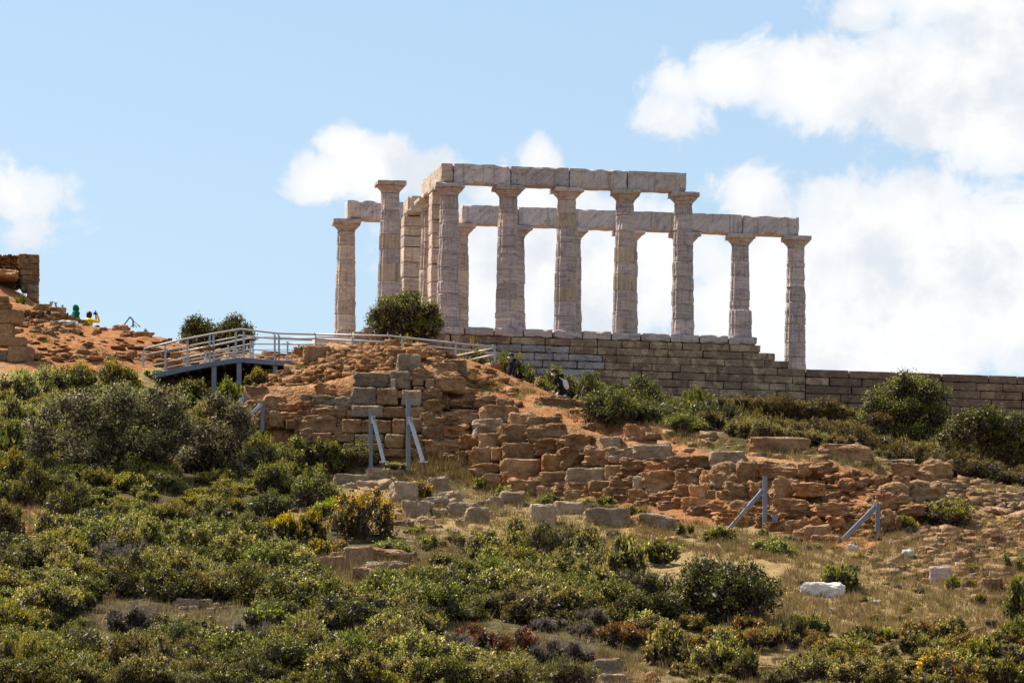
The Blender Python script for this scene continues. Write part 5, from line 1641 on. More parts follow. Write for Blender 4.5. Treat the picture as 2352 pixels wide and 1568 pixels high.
scrub_mass('undergrowth', [
    ([(-40, 1200), (250, 1230), (760, 1260), (1000, 1300), (1300, 1330), (1500, 1420), (1480, 1600), (-40, 1600)], 430, ['dry', 'dry', 'thyme', 'lentisk_pale', 'scrub', 'lentisk', 'lentisk_dark', 'lentisk_pale', 'lentisk', 'green', 'yellowgreen', 'dry', 'thyme'], .42, 1.15),
    ([(-40, 1380), (900, 1380), (1400, 1420), (1450, 1620), (-40, 1620)], 250, ['dry', 'thyme', 'dry', 'lentisk_dark', 'scrub', 'green', 'dry', 'rust', 'yellowgreen', 'dry'], .28, .62),
    ([(1450, 1400), (1760, 1440), (2352, 1470), (2400, 1600), (1450, 1600)], 130, ['thyme', 'lentisk_pale', 'scrub', 'rust', 'lentisk', 'thyme'], .25, .6),
    ([(-40, 930), (420, 920), (560, 960), (700, 1080), (600, 1200), (300, 1215), (-40, 1160)], 240, ['lentisk_dark', 'lentisk', 'yellowgreen', 'green'], .35, .75),
    ([(1600, 975), (1750, 1015), (2000, 1045), (2400, 1118), (2400, 1040), (1900, 950), (1650, 930)], 330, ['heath', 'heath', 'scrub', 'heath'], .4, .75),
    ([(1350, 945), (1600, 995), (1640, 970), (1350, 900)], 120, ['lentisk_dark', 'lentisk'], .4, .7),
    ([(880, 1090), (1250, 1140), (1500, 1180), (1500, 1260), (1000, 1270), (880, 1180)], 55, ['thyme', 'thyme', 'green', 'dry'], .16, .34),
    ([(1600, 1230), (2352, 1180), (2352, 1460), (1700, 1440), (1850, 1300)], 75, ['thyme', 'yellowgreen', 'dry', 'green'], .14, .34),
    ([(420, 880), (560, 880), (600, 980), (480, 960)], 22, ['green', 'yellowgreen', 'dry'], .2, .4),
], 21)


def grass_mass(name, areas, seed, cols):
    r = np.random.RandomState(seed)
    rr = random.Random(seed)
    Vs, Cs = [], []
    for (poly, count, h0, h1) in areas:
        xs, ys = [p[0] for p in poly], [p[1] for p in poly]
        done = 0
        while done < count:
            p = (rr.uniform(min(xs), max(xs)), rr.uniform(min(ys), max(ys)))
            if not inside(p, poly):
                continue
            done += 1
            g = ground(*p)
            nb = 20
            ang = r.rand(nb) * 2 * pi
            sp_ = r.rand(nb) * .16
            h = r.uniform(h0, h1) * r.uniform(.6, 1.2, nb)
            lean = r.uniform(.1, .7, nb) * h
            b = np.stack([g.x + sp_ * np.cos(ang), g.y + sp_ * np.sin(ang), np.full(nb, g.z - .03)], 1)
            tip = b + np.stack([lean * np.cos(ang), lean * np.sin(ang), h], 1)
            sd = np.stack([-np.sin(ang), np.cos(ang), np.zeros(nb)], 1) * .012
            sd = np.where(r.rand(nb, 1) < .5, sd, np.array([[.012, 0, 0]]))
            Vs.append(np.stack([b - sd, b + sd, tip], 1).reshape(-1, 3))
            c = np.array(cols)[r.choice(len(cols), nb)] * r.uniform(.7, 1.2)
            Cs.append(c)
    V_ = np.concatenate(Vs)
    me = mesh_np(name, V_, np.arange(len(V_)).reshape(-1, 3), LEAFM, col=np.concatenate(Cs))
    return tag(obj(name, me), kind='stuff')


TAN = [(.36, .24, .10), (.44, .32, .15), (.27, .18, .075), (.30, .24, .09), (.18, .165, .05)]
grass_mass('dry_grass', [
    ([(1560, 1260), (2352, 1190), (2400, 1480), (1640, 1450), (1830, 1300)], 2300, .14, .34),
    ([(1480, 1180), (1750, 1230), (1900, 1260), (1700, 1290), (1450, 1270)], 420, .12, .3),
    ([(880, 1080), (1250, 1130), (1500, 1170), (1500, 1280), (980, 1290), (900, 1180)], 900, .12, .3),
    ([(1340, 920), (1560, 990), (1750, 1025), (2050, 1060), (2350, 1120), (2350, 1140), (2000, 1085), (1650, 1040), (1300, 960)], 420, .12, .3),
    ([(-40, 1160), (250, 1180), (280, 1260), (-40, 1260)], 260, .14, .35),
    ([(0, 1240), (700, 1260), (1500, 1400), (1500, 1600), (0, 1600)], 1500, .15, .38),
    ([(930, 1030), (1100, 1075), (1100, 1110), (930, 1090)], 180, .2, .5),
    ([(1060, 850), (1280, 900), (1280, 920), (1060, 890)], 120, .08, .2),
    ([(720, 1270), (1050, 1270), (1060, 1380), (720, 1400)], 420, .12, .34),
    ([(640, 1375), (880, 1375), (880, 1460), (640, 1460)], 200, .12, .34),
    ([(1260, 1500), (1900, 1480), (1900, 1600), (1260, 1600)], 420, .14, .36),
    ([(300, 1180), (620, 1180), (760, 1080), (560, 1050), (300, 1150)], 200, .12, .3),
], 31, TAN)
GRN = [(.09, .13, .02), (.14, .18, .03), (.20, .22, .05), (.26, .24, .05)]
grass_mass('green_weeds', [
    ([(600, 840), (700, 815), (1000, 800), (1050, 830), (700, 880), (600, 900)], 130, .08, .22),
    ([(1060, 860), (1250, 905), (1500, 1000), (1480, 1010), (1200, 920), (1060, 890)], 110, .08, .2),
    ([(900, 1080), (1300, 1140), (1700, 1240), (1500, 1260), (950, 1180)], 240, .08, .24),
    ([(1750, 1100), (2352, 1120), (2352, 1300), (1900, 1240)], 110, .06, .2),
    ([(1500, 990), (2050, 1050), (2200, 1100), (2050, 1085), (1550, 1025)], 120, .1, .25),
    ([(60, 745), (200, 775), (380, 815), (60, 800)], 40, .06, .16),
], 32, GRN)


# ------------------------------------------------------------------ walkway, railings, props
def ZW(x, y): return (315.8 + x * .1709, 735.0 + y * .1709)


YF, YB = 262.0, 265.0
walk = tag(empty('walkway', at(550, 880, 262)), 'raised grey steel walkway with railings on posts over the hollow', 'walkway')
W0 = walk.location.copy()


def pl(pts, Y, f=ZW):
    return [at(*f(*p), Y) - W0 for p in pts]


def tube_part(name, pts, rad, parent, mat, sides=8):
    rad *= .8
    return obj(name, tubes_mesh(name, [(pts, [rad] * len(pts))], M[mat], sides), parent)


tube_part('handrail', pl([(85, 385), (560, 270), (1000, 185), (1385, 120), (1890, 178), (2352, 190), (2420, 192)], YF), .045, walk, 'rail')
tube_part('handrail', pl([(555, 432), (1000, 345), (1480, 243), (1700, 230), (2352, 250), (2420, 252)], YB), .045, walk, 'rail')
for rr_ in ([(90, 470), (660, 350), (1310, 232), (1375, 206), (1840, 250), (2352, 268)],):
    tube_part('rail', pl(rr_, YF), .035, walk, 'rail')
tube_part('rail', pl([(100, 628), (350, 575), (660, 498), (1310, 388), (1440, 386), (1840, 422), (2240, 436)], YF), .018, walk, 'rail')
tube_part('rail', pl([(175, 688), (360, 645), (660, 580), (1310, 462), (1440, 464), (1840, 492), (2240, 508)], YF), .018, walk, 'rail')
tube_part('rail', pl([(545, 522), (1000, 425), (1520, 318), (1900, 322), (2352, 328)], YB), .035, walk, 'rail')
for q in ([(560, 560), (1000, 480), (1520, 395), (2100, 400)], [(590, 600), (1000, 530), (1520, 455), (2100, 462)]):
    tube_part('rail', pl(q, YB), .016, walk, 'rail')
for (x, yt_, yb_) in [(78, 412, 625), (375, 345, 690), (672, 275, 655), (972, 210, 585), (1022, 200, 605), (1322, 160, 545), (1428, 155, 548), (1845, 200, 592), (1902, 205, 592)]:
    a, b = pl([(x, yt_), (x, yb_)], YF)
    post = obj('railing_post', beam_mesh('railing_post', b, a, .075, .05, M['steel']), walk)
    top = pl([(x, yt_), (x + (26 if x < 1400 else -26), yt_ - (26 if x < 1400 else 24))], YF)
    tube_part('bracket', [top[0], (top[0] + top[1]) / 2 + Vector((0, -.02, -.01)), top[1]], .018, post, 'steel', 6)
for (x, yt_, yb_) in [(620, 475, 612), (918, 405, 552), (1218, 335, 505), (1520, 275, 500), (1552, 275, 500), (2017, 285, 540), (2170, 335, 545)]:
    a, b = pl([(x, yt_), (x, yb_ + 15)], YB)
    obj('railing_post', beam_mesh('railing_post', b, a, .07, .05, M['steel']), walk)
DECK = [(190, 722), (370, 688), (672, 622), (1000, 560), (1385, 503), (1440, 508), (1860, 545), (2190, 556), (2400, 560)]


def deck_mesh():
    V, Fc = [], []
    for p in DECK:
        for (Y, dz) in ((YF, -.015), (YB, -.015), (YB, -.075), (YF, -.075)):
            q = at(*ZW(*p), YF)
            v = Vector((q.x + (Y - YF) * -.02, Y + .06 * (1 if Y == YF else -1), q.z + dz))
            V.append(v - W0)
    for i in range(len(DECK) - 1):
        for k in range(4):
            a = i * 4
            Fc.append((a + k, a + (k + 1) % 4, a + 4 + (k + 1) % 4, a + 4 + k))
    Fc += [(0, 1, 2, 3), tuple(len(V) - 4 + k for k in (3, 2, 1, 0))]
    return mesh_py('deck', V, Fc, M['deck'])


obj('deck', deck_mesh(), walk)
for i in range(len(DECK) - 1):
    p, q = at(*ZW(*DECK[i]), YF) - W0, at(*ZW(*DECK[i + 1]), YF) - W0
    for dy in (0, YB - YF):
        obj('edge_beam', beam_mesh('edge_beam', p + Vector((.006, dy, -.09)), q + Vector((-.006, dy, -.09)), .19, .10, M['beam']), walk)
for i in range(11):
    x = 330 + i * 165
    ys = float(np.interp(x, [d[0] for d in DECK], [d[1] for d in DECK]))
    p = at(*ZW(x, ys), YF) - W0
    obj('cross_beam', beam_mesh('cross_beam', p + Vector((0, .08, -.14)), p + Vector((0, YB - YF - .08, -.14)), .10, .09, M['deck'], Vector((0, 0, 1))), walk)
for (x, yt_, yb_, Y, w_) in [(1030, 600, 1190, YF + .1, .19), (1367, 560, 1140, YF + .1, .19), (1505, 640, 900, YB - .1, .17), (1850, 596, 840, YF + .15, .17)]:
    a, b = at(*ZW(x, yt_), Y) - W0, at(*ZW(x, yb_), Y) - W0
    post = obj('support_post', beam_mesh('support_post', b + Vector((0, 0, -.35)), a, w_, w_, M['prop']), walk)
    obj('cap_plate', beam_mesh('cap_plate', a + Vector((0, 0, -.03)), a + Vector((0, 0, .0)), w_ + .12, w_ + .1, M['beam']), post)


def ZR(x, y): return (516.8 + x * .29297, 689 + y * .29297)


pr = tag(empty('path_railing', at(980, 800, 262)), 'bright steel pipe railing along the path from the walkway down to the man in navy', 'railing')
W1 = W0
W0 = pr.location.copy()
tube_part('handrail', pl([(715, 268), (1310, 281), (1318, 284), (1700, 326), (2128, 371)], YF, ZR), .045, pr, 'rail')
tube_part('rail', pl([(715, 303), (1290, 330), (1390, 345), (1810, 383), (2125, 415)], YF, ZR), .035, pr, 'rail')
tube_part('rail', pl([(430, 296), (800, 300), (1115, 314)], YB, ZR), .04, pr, 'rail')
tube_part('rail', pl([(430, 342), (800, 346), (1115, 361)], YB, ZR), .035, pr, 'rail')
tube_part('rail', pl([(1590, 448), (1680, 460), (1880, 492), (2150, 545)], YF, ZR), .03, pr, 'rail')
for (p, q, y0_, y1_) in [((2125, 374), (1740, 450), YF, YF + 3.2), ((2125, 425), (1835, 484), YF, YF + 2.6)]:
    tube_part('rail', [at(*ZR(*p), y0_) - W0, at(*ZR(*q), y1_) - W0], .04, pr, 'rail')
for (x, yt_, yb_) in [(1000, 292, 400), (1290, 292, 410), (1388, 302, 420), (1810, 350, 500), (2115, 385, 570), (712, 285, 380)]:
    a, b = pl([(x, yt_), (x, yb_)], YF, ZR)
    post = obj('railing_post', beam_mesh('railing_post', b + Vector((0, 0, -.3)), a, .07, .05, M['steel']), pr)
    obj('bracket', tubes_mesh('bracket', [([a, a + Vector((-.05, -.02, .08)), a + Vector((-.07, -.02, .16))], [.016] * 3)], M['steel'], 6), post)
for (x, yt_, yb_) in [(1062, 318, 420), (820, 330, 420), (1918, 445, 560)]:
    a, b = pl([(x, yt_), (x, yb_)], YB - .5, ZR)
    obj('railing_post', beam_mesh('railing_post', b + Vector((0, 0, -.2)), a, .07, .05, M['steel']), pr)
W0 = W1
# sliver of handrail at the left edge
lr = tag(empty('path_edge_rail', at(30, 842, 261)), 'short stretch of white pipe rail at the left edge under the stone blocks', 'railing')
a_, b_2 = at(-60, 848, 261) - lr.location, at(60, 840, 261) - lr.location
obj('rail', tubes_mesh('rail', [([a_, b_2], [.05, .05])], M['rail']), lr)
for tt in (.2, .9):
    p_ = a_.lerp(b_2, tt)
    obj('railing_post', beam_mesh('railing_post', p_ + Vector((0, 0, -.7)), p_ + Vector((0, 0, -.04)), .06, .06, M['steel']), lr)

# white information panel on two legs
ip = tag(empty('information_panel', at(904, 812, 265.5)), 'small white information panel leaning behind the railing', 'sign')
s_ = pm(265.5)
V_, Q_ = box_lattice((1, 1, 1))
obj('panel', mesh_py('panel', [(v[0] * .31, v[1] * .02 + v[2] * .10, v[2] * .10 + .26) for v in V_], Q_, M['white']), ip, rot=(0, 0, .0))
for sx_ in (-.22, .22):
    obj('leg', beam_mesh('leg', (sx_, .03, -.5), (sx_, .03, .2), .05, .04, M['steel']), ip)

# the frame of thin dark bars on the mound
fr_ = tag(empty('iron_frame', at(304, 757, 273)), 'thin dark triangular frame of bars on the left mound', 'frame')
O = fr_.location


def ZP(x, y, Y=273): return at((180 + x / 5.88) / 1.7415, (1200 + y / 5.88) / 1.7415, Y) - O


for (p, q, w_) in [((1850, 600), (2000, 395), .045), ((2000, 395), (2075, 480), .05), ((2072, 470), (2072, 640), .06), ((2090, 500), (2240, 625), .02), ((2010, 640), (2060, 585), .025), ((2090, 570), (2160, 640), .025), ((2170, 570), (2240, 640), .03)]:
    obj('bar', beam_mesh('bar', ZP(*p), ZP(*q), w_, w_, M['iron']), fr_)


# ---- shoring props: an upright against the wall and a raking strut
def prop(label, up, strut, Yu, Ys, w_=.15, plate=None):
    """up: x, top, foot of the upright; strut: from (x, y) on the upright to its foot (x, y) at depth Ys"""
    base = at(up[0], up[2], Yu)
    t = tag(empty('shoring_prop', base), label, 'prop', 'steel props shoring the walls')
    top = at(up[0], up[1], Yu) - base
    obj('upright', beam_mesh('upright', Vector((0, 0, -.25)), top, w_, w_, M['prop']), t)
    if strut:
        a, b = at(strut[0], strut[1], Yu - .12) - base, at(strut[2], strut[3], Ys) - base
        obj('strut', beam_mesh('strut', a, b, w_ * .92, w_ * .92, M['prop']), t)
        obj('joint_plate', beam_mesh('joint_plate', a + Vector((-.02, 0, -.16)), a + Vector((-.02, 0, .12)), w_ * 1.1, w_ * .3, M['steel']), t)
        obj('foot_plate', beam_mesh('foot_plate', b + Vector((-.16, 0, -.02)), b + Vector((.16, 0, -.02)), .05, .3, M['steel']), t)
        for bz in (-.10, 0, .07):
            obj('bolt', tubes_mesh('bolt', [([a + Vector((0, -w_ * .55, bz)), a + Vector((0, -w_ * .55 - .04, bz))], [.018, .018])], M['iron'], 6), t)
        obj('foot_rod', beam_mesh('foot_rod', b, b + (b - a).normalized() * .35, .04, .04, M['iron']), t)
    return t


prop('steel prop leaning on the left face of the bastion with strut to the right', (852, 940, 1070), (858, 962, 882, 1060), 249.2, 248.2)
prop('taller steel prop in the bastion corner with strut to the right', (938, 915, 1065), (943, 965, 972, 1060), 249.0, 248.0, .17)
prop('short prop beside the rounded boulder, its strut leaning left', (562, 901, 955), (556, 920, 524, 942), 252, 250.6, .15)
prop('short prop left of the bastion, its strut leaning left behind the olive', (603, 926, 992), (598, 932, 560, 966), 251, 249.4, .15)
prop('tallest grey prop before the lower terrace wall with long raking strut', (1757, 1092, 1240), (1750, 1128, 1647, 1247), 239.3, 238.0, .16)
prop('grey prop at the right end of the lower terrace wall with long raking strut', (2016, 1158, 1228), (2009, 1165, 1917, 1258), 238.6, 237.2, .17)
nb_ = at(1780, 1190, 239.2)
obj('peg', beam_mesh('peg', Vector((0, 0, -.14)) + nb_ , nb_ + Vector((0, 0, .14)), .2, .12, M['prop']))
tag(bpy.data.objects['peg'], 'small grey box fixed to the wall right of the tallest prop', 'box')


# ------------------------------------------------------------------ flower stalks, branches
def branch(label, lines, Y, mat='deadwood', name='dead_branch', cat='branch', group=None):
    b0 = at(*lines[0][0][:2], Y)
    t = tag(empty(name, b0), label, cat, group)
    r = random.Random(len(label))
    items = []
    for ln in lines:
        pts = [at(x, y, Y) - b0 + Vector((0, r.uniform(-.08, .08), 0)) for (x, y, q) in ln]
        items.append((pts, [q for (_, _, q) in ln]))
    obj('wood', tubes_mesh('wood', items, M[mat], 6), t)
    return t


g_ = ground(1035, 1325).y
branch('bleached bare branch sticking out of the scrub right of the stone ledge', [[(1028, 1328, .03), (1050, 1308, .025), (1066, 1294, .02), (1086, 1284, .008)], [(1060, 1299, .015), (1064, 1280, .01), (1062, 1272, .004)], [(1050, 1308, .012), (1075, 1300, .006)], [(1040, 1318, .01), (1042, 1298, .005)]], g_)
branch('tangle of bare grey branches at the left edge', [[(-5, 1345, .025), (25, 1322, .02), (60, 1305, .012), (75, 1302, .005)], [(0, 1335, .02), (40, 1340, .012), (70, 1352, .006)], [(0, 1318, .02), (18, 1325, .014), (30, 1350, .006)], [(10, 1350, .02), (45, 1342, .012), (62, 1330, .005)], [(5, 1340, .014), (20, 1312, .01), (40, 1292, .004)]], ground(20, 1350).y, 'bark')
branch('pale dead twig standing by the asphodel leaves', [[(892, 1418, .012), (898, 1395, .010), (900, 1375, .007), (895, 1352, .004)], [(899, 1385, .006), (903, 1365, .003)]], ground(892, 1420).y)
branch('dry forked twig lying below the white marble wedge', [[(1906, 1395, .012), (1920, 1400, .010), (1935, 1412, .006)], [(1904, 1402, .010), (1915, 1412, .007), (1930, 1415, .004)]], ground(1915, 1420).y)
branch('thin dead stick under the long strut of the tallest prop', [[(1648, 1247, .012), (1660, 1262, .010), (1672, 1282, .006)]], ground(1660, 1285).y)


def spikes(label, Y, xs, yb, yt, mat_col, name='flower_spikes', cat='plant', spread=10):
    b0 = at(sum(xs) / len(xs), yb, Y)
    t = tag(empty(name, b0), label, cat)
    r = np.random.RandomState(int(xs[0]))
    st, Vs, Cs = [], [], []
    for x in xs:
        p0 = at(x + r.uniform(-spread, spread) * .3, yb + r.uniform(-4, 4), Y) - b0
        p1 = at(x + r.uniform(-spread, spread), yt + r.uniform(0, (yb - yt) * .4), Y) - b0 + Vector((0, r.uniform(-.2, .2), 0))
        st.append(([p0, p0.lerp(p1, .5) + Vector((.02, 0, 0)), p1], [.008, .007, .004]))
        n = 40
        tt = r.uniform(.5, 1.0, n)
        pos = np.array(p0)[None] + (np.array(p1) - np.array(p0))[None] * tt[:, None]
        d = rand_unit(r, n) * .8 + np.array([0, 0, .5])
        d /= np.linalg.norm(d, axis=1)[:, None]
        V_, _ = leaf_quads(r, pos, d, np.full(n, .06), np.full(n, .035))
        Vs.append(V_)
        Cs.append(np.array(mat_col)[None] * r.uniform(.7, 1.2, (n, 1)))
    V_ = np.concatenate(Vs)
    tag(obj('flowers', mesh_np('flowers', V_, np.arange(len(V_)).reshape(-1, 4), LEAFM, col=np.concatenate(Cs)), t), kind='stuff')
    tag(obj('stems', tubes_mesh('stems', st, M['leafstem'] if 'leafstem' in M else M['bark'], 5), t), kind='stuff')
    return t


M['leafstem'] = m_plain('green_stem', (.12, .15, .04), .7, 0, .2, 10)
spikes('clump of tall pale yellow flower spikes behind the terrace wall', 253.2, [1625 + 6 * i for i in range(11)], 1036, 993, (.48, .46, .20))
spikes('yellow flower spikes beside the flat outcrop under the woman', 258, [1318, 1324, 1330, 1336], 945, 905, (.48, .46, .16))
spikes('thin flower spikes in front of the dark evergreen shrubs', 256, [1428, 1434, 1440, 1446], 985, 945, (.36, .36, .18))
spikes('dry grass stalks on top of the rubble wall, against the sky', 274, [112, 118, 124, 132, 140], 718, 690, (.20, .20, .14), 'grass_stalks', 'grass')
spikes('orange seed heads of a tall umbel beside the tallest prop', 237, [1690, 1696, 1702, 1708, 1712, 1716], 1245, 1155, (.34, .15, .02), 'umbel_plant', 'plant', 14)


def rosette(label, x, y, h, col, n=16, Y=None):
    Yg = Y or ground(x, y).y
    b0 = at(x, y, Yg)
    t = tag(empty('asphodel', b0), label, 'plant')
    r = np.random.RandomState(int(x))
    m = h / pm(Yg)
    Vs, Cs = [], []
    for i in range(n):
        a = r.rand() * 2 * pi
        d = np.array([cos(a) * .6, sin(a) * .6, 1.0])
        d /= np.linalg.norm(d)
        side = np.array([-sin(a), cos(a), 0]) * .018 + np.array([.01, 0, 0])
        p0 = np.zeros(3)
        p1 = d * m * .65 * r.uniform(.7, 1.1)
        p2 = p1 + np.array([cos(a) * .35, sin(a) * .35, .12]) * m * r.uniform(.5, 1)
        Vs += [[p0 - side, p0 + side, p1 + side, p1 - side], [p1 - side, p1 + side, p2 + side * .2, p2 - side * .2]]
        c = np.array(col) * r.uniform(.7, 1.2)
        Cs += [c, c]
    V_ = np.array(Vs).reshape(-1, 3)
    obj('leaves', mesh_np('leaves', V_, np.arange(len(V_)).reshape(-1, 4), LEAFM, col=np.array(Cs)), t)


rosette('large pale strap leaved asphodel in the middle foreground', 930, 1450, 52, (.26, .32, .16), 18)
rosette('small strap leaved asphodel left of the large one', 886, 1432, 26, (.22, .28, .15), 14)
rosette('asphodel leaves in dry grass right of the white marble block', 2222, 1415, 24, (.26, .30, .14), 14)
rosette('asphodel leaves near the orange stones at the left', 70, 1200, 18, (.24, .28, .14), 12)
rosette('asphodel leaves beside the left rounded stone', 110, 1215, 16, (.24, .28, .14), 12)
rosette('small asphodel at the left end of the orange boulder', 1300, 1018, 14, (.22, .26, .08), 12, 249.3)
rosette('green asphodel at the foot of the upright orange boulder', 1450, 1030, 18, (.16, .24, .05), 14, 247.3)
rosette('asphodel on the upper stony slope near the right edge', 2250, 1145, 14, (.24, .28, .14), 12)
rosette('green strap leaved plant above the bottom right bushes', 2155, 1462, 22, (.12, .20, .03), 12)

# ------------------------------------------------------------------ people
def figure(label, loc, face, joints, bones, hips='pelvis'):
    """one skinned body; joints: name -> (pos, rx, ry); bones: (a, b, material)"""
    t = tag(empty('person', loc, rz=face), label, 'person')
    names = list(joints)
    me = bpy.data.meshes.new('body')
    me.from_pydata([joints[n][0] for n in names], [(names.index(a), names.index(b)) for a, b, _ in bones], [])
    o = bpy.data.objects.new('body', me)
    COL.objects.link(o)
    sk = o.modifiers.new('skin', 'SKIN')
    sk.use_smooth_shade = True
    lay = me.skin_vertices[0] if len(me.skin_vertices) else None
    for i, n in enumerate(names):
        lay.data[i].radius = joints[n][1:]
        lay.data[i].use_root = (n == hips)
    ss = o.modifiers.new('sub', 'SUBSURF')
    ss.levels = ss.render_levels = 2
    dg = bpy.context.evaluated_depsgraph_get()
    dg.update()
    me2 = bpy.data.meshes.new_from_object(o.evaluated_get(dg))
    bpy.data.objects.remove(o)
    mats = []
    for _, _, m_ in bones:
        if m_ not in mats:
            mats.append(m_)
    me2.materials.clear()
    for m_ in mats:
        me2.materials.append(M[m_])
    seg = [(Vector(joints[a][0]), Vector(joints[b][0]), mats.index(m_)) for a, b, m_ in bones]
    for p in me2.polygons:
        c = p.center
        best, bi = 1e9, 0
        for a, b, k in seg:
            ab = b - a
            u = max(0, min(1, (c - a).dot(ab) / max(1e-9, ab.length_squared)))
            d = (c - (a + ab * u)).length
            if d < best:
                best, bi = d, k
        p.material_index = bi
        p.use_smooth = True
    obj('body', me2, t)
    return t


def ellip(name, parent, c, r_, mat, seed=0, amp=.0, cut=None, rot=None):
    V_, Q_ = box_lattice((6, 6, 6))
    out = []
    for v in V_:
        p = Vector(v).normalized()
        if amp:
            p *= 1 + amp * noise.noise(p * 3 + Vector((seed, 0, 0)))
        p = Vector((p.x * r_[0], p.y * r_[1], p.z * r_[2]))
        if cut:
            p = cut(p)
        out.append(p)
    o = obj(name, mesh_py(name, out, Q_, M[mat], True), parent, c)
    if rot:
        o.rotation_euler = rot
    return o


def hand(J, B, side, wrist, d, palm_n, mat='skin'):
    """palm, four fingers and a thumb grown from the wrist joint; d: pointing direction"""
    d = Vector(d).normalized()
    w_ = Vector(palm_n).normalized()
    s = d.cross(w_).normalized()
    w0 = Vector(J[wrist][0])
    J[side + 'palm'] = (w0 + d * .06, .024, .036)
    B.append((wrist, side + 'palm', mat))
    for k, L in enumerate((.060, .070, .066, .052)):
        a = w0 + d * .095 + s * (k - 1.5) * .019
        J[f'{side}f{k}a'] = (a, .009, .009)
        J[f'{side}f{k}b'] = (a + d * L * .6 + w_ * .012, .008, .008)
        J[f'{side}f{k}c'] = (a + d * L * .9 + w_ * .034, .007, .007)
        B += [(side + 'palm', f'{side}f{k}a', mat), (f'{side}f{k}a', f'{side}f{k}b', mat), (f'{side}f{k}b', f'{side}f{k}c', mat)]
    a = w0 + d * .035 + s * .035
    J[side + 'ta'] = (a + d * .02 + s * .012, .011, .011)
    J[side + 'tb'] = (a + d * .055 + s * .015 + w_ * .02, .009, .009)
    B += [(side + 'palm', side + 'ta', mat), (side + 'ta', side + 'tb', mat)]


def add_head(J, B, neck, head, d, cloth='skin'):
    """d: facing direction (unit, horizontal or tilted)"""
    d = Vector(d).normalized()
    n, h = Vector(neck), Vector(head)
    up = (h - n).normalized()
    J['neck'] = (n, .058, .058)
    J['skull'] = (h, .078, .094)
    J['crown'] = (h + up * .085, .062, .075)
    J['jaw'] = (h + d * .045 - up * .07, .045, .045)
    J['nose'] = (h + d * .112 - up * .015, .012, .012)
    B += [('neck', 'jaw', cloth), ('jaw', 'skull', cloth), ('skull', 'crown', cloth), ('skull', 'nose', cloth)]


def standing(hf, coat, legs, lean=0.0, arms=None, stride=.0, k=1.0, female=False):
    """a walking figure facing -x; returns joints, bones"""
    sh = .185 if female else .21
    lx = -lean
    J = {'pelvis': ((0, 0, .95 * k), .15, .13), 'belly': ((lx * .35, 0, 1.12 * k), .15, .125), 'chest': ((lx * .8, 0, 1.32 * k), .165, .13), 'collar': ((lx, 0, 1.45 * k), .10, .09)}
    B = [('pelvis', 'belly', coat), ('belly', 'chest', coat), ('chest', 'collar', coat)]
    add_head(J, B, (lx * 1.15, 0, 1.51 * k), (lx * 1.3 - .03, 0, 1.645 * k), hf)
    B.append(('collar', 'neck', coat))
    for s, y in (('l', .10), ('r', -.10)):
        st = stride if s == 'l' else -stride
        J[s + 'hip'] = ((-.02, y, .88 * k), .10, .09)
        J[s + 'knee'] = ((-.06 - st, y, .50 * k + max(0, st) * .45), .068, .062)
        J[s + 'ankle'] = ((-.0 - st * 1.15 + (.10 if st < 0 else 0), y, .09 + max(0, st) * .35), .045, .045)
        J[s + 'toe'] = ((-.17 - st * 1.15 + (.10 if st < 0 else 0), y, .035 + max(0, st) * .35), .035, .03)
        B += [('pelvis', s + 'hip', coat), (s + 'hip', s + 'knee', legs), (s + 'knee', s + 'ankle', legs), (s + 'ankle', s + 'toe', 'black')]
        yy = y * 2
        sh_ = sh if y > 0 else -sh
        J[s + 'shoulder'] = ((lx * .95, sh_ * .93, 1.41 * k), .072, .068)
        e, w_ = arms[s] if arms else ((.05 + lx * .6, sh_ * 1.2, 1.13 * k), (-.06 + lx * .5, sh_ * 1.15, .90 * k))
        J[s + 'elbow'] = (e, .052, .052)
        J[s + 'wrist'] = (w_, .032, .032)
        B += [('collar', s + 'shoulder', coat), (s + 'shoulder', s + 'elbow', coat), (s + 'elbow', s + 'wrist', coat)]
        d = (Vector(w_) - Vector(e)).normalized()
        hand(J, B, s, s + 'wrist', d, (-.6, -.5 if y > 0 else .5, 0))
    return J, B


def face_bits(t, h, d, mask=True, glasses=False, hair='short', up=Vector((0, 0, 1))):
    d = Vector(d).normalized()
    h = Vector(h)
    s = d.cross(up).normalized()
    rz = atan2(d.y, d.x)
    for k in (-1, 1):
        ellip('ear', t, h - d * .01 + s * .088 * k - up * .01, (.018, .012, .030), 'skin', rot=(0, 0, rz))
        ellip('eye', t, h + d * .088 + s * .032 * k + up * .012, (.010, .013, .008), 'black', rot=(0, 0, rz))
    if mask:
        ellip('face_mask', t, h + d * .075 - up * .055, (.050, .066, .052), 'mask', rot=(0, 0, rz))
    if glasses:
        obj('glasses', tubes_mesh('glasses', [([h + d * .102 + s * -.06 + up * .014, h + d * .112 + up * .016, h + d * .102 + s * .06 + up * .014], [.008] * 3), ([h + d * .10 + s * .065 + up * .014, h - d * .0 + s * .09 + up * .01], [.005] * 2), ([h + d * .10 - s * .065 + up * .014, h - d * .0 - s * .09 + up * .01], [.005] * 2)], M['black'], 6), t)
    if hair == 'short':
        ellip('hair', t, h - d * .025 + up * .048, (.112, .098, .088), 'hair', 2, .12, rot=(0, 0, rz))
    elif hair == 'tied':
        ellip('hair', t, h - d * .02 + up * .05, (.115, .10, .088), 'hair', 2, .12, rot=(0, 0, rz))
        ellip('hair_knot', t, h - d * .125 + up * .0, (.05, .045, .05), 'hair', 3, .12)
    elif hair == 'long':
        ellip('hair', t, h - d * .03 + up * .0, (.118, .118, .15), 'hair', 4, .14, rot=(0, 0, rz))


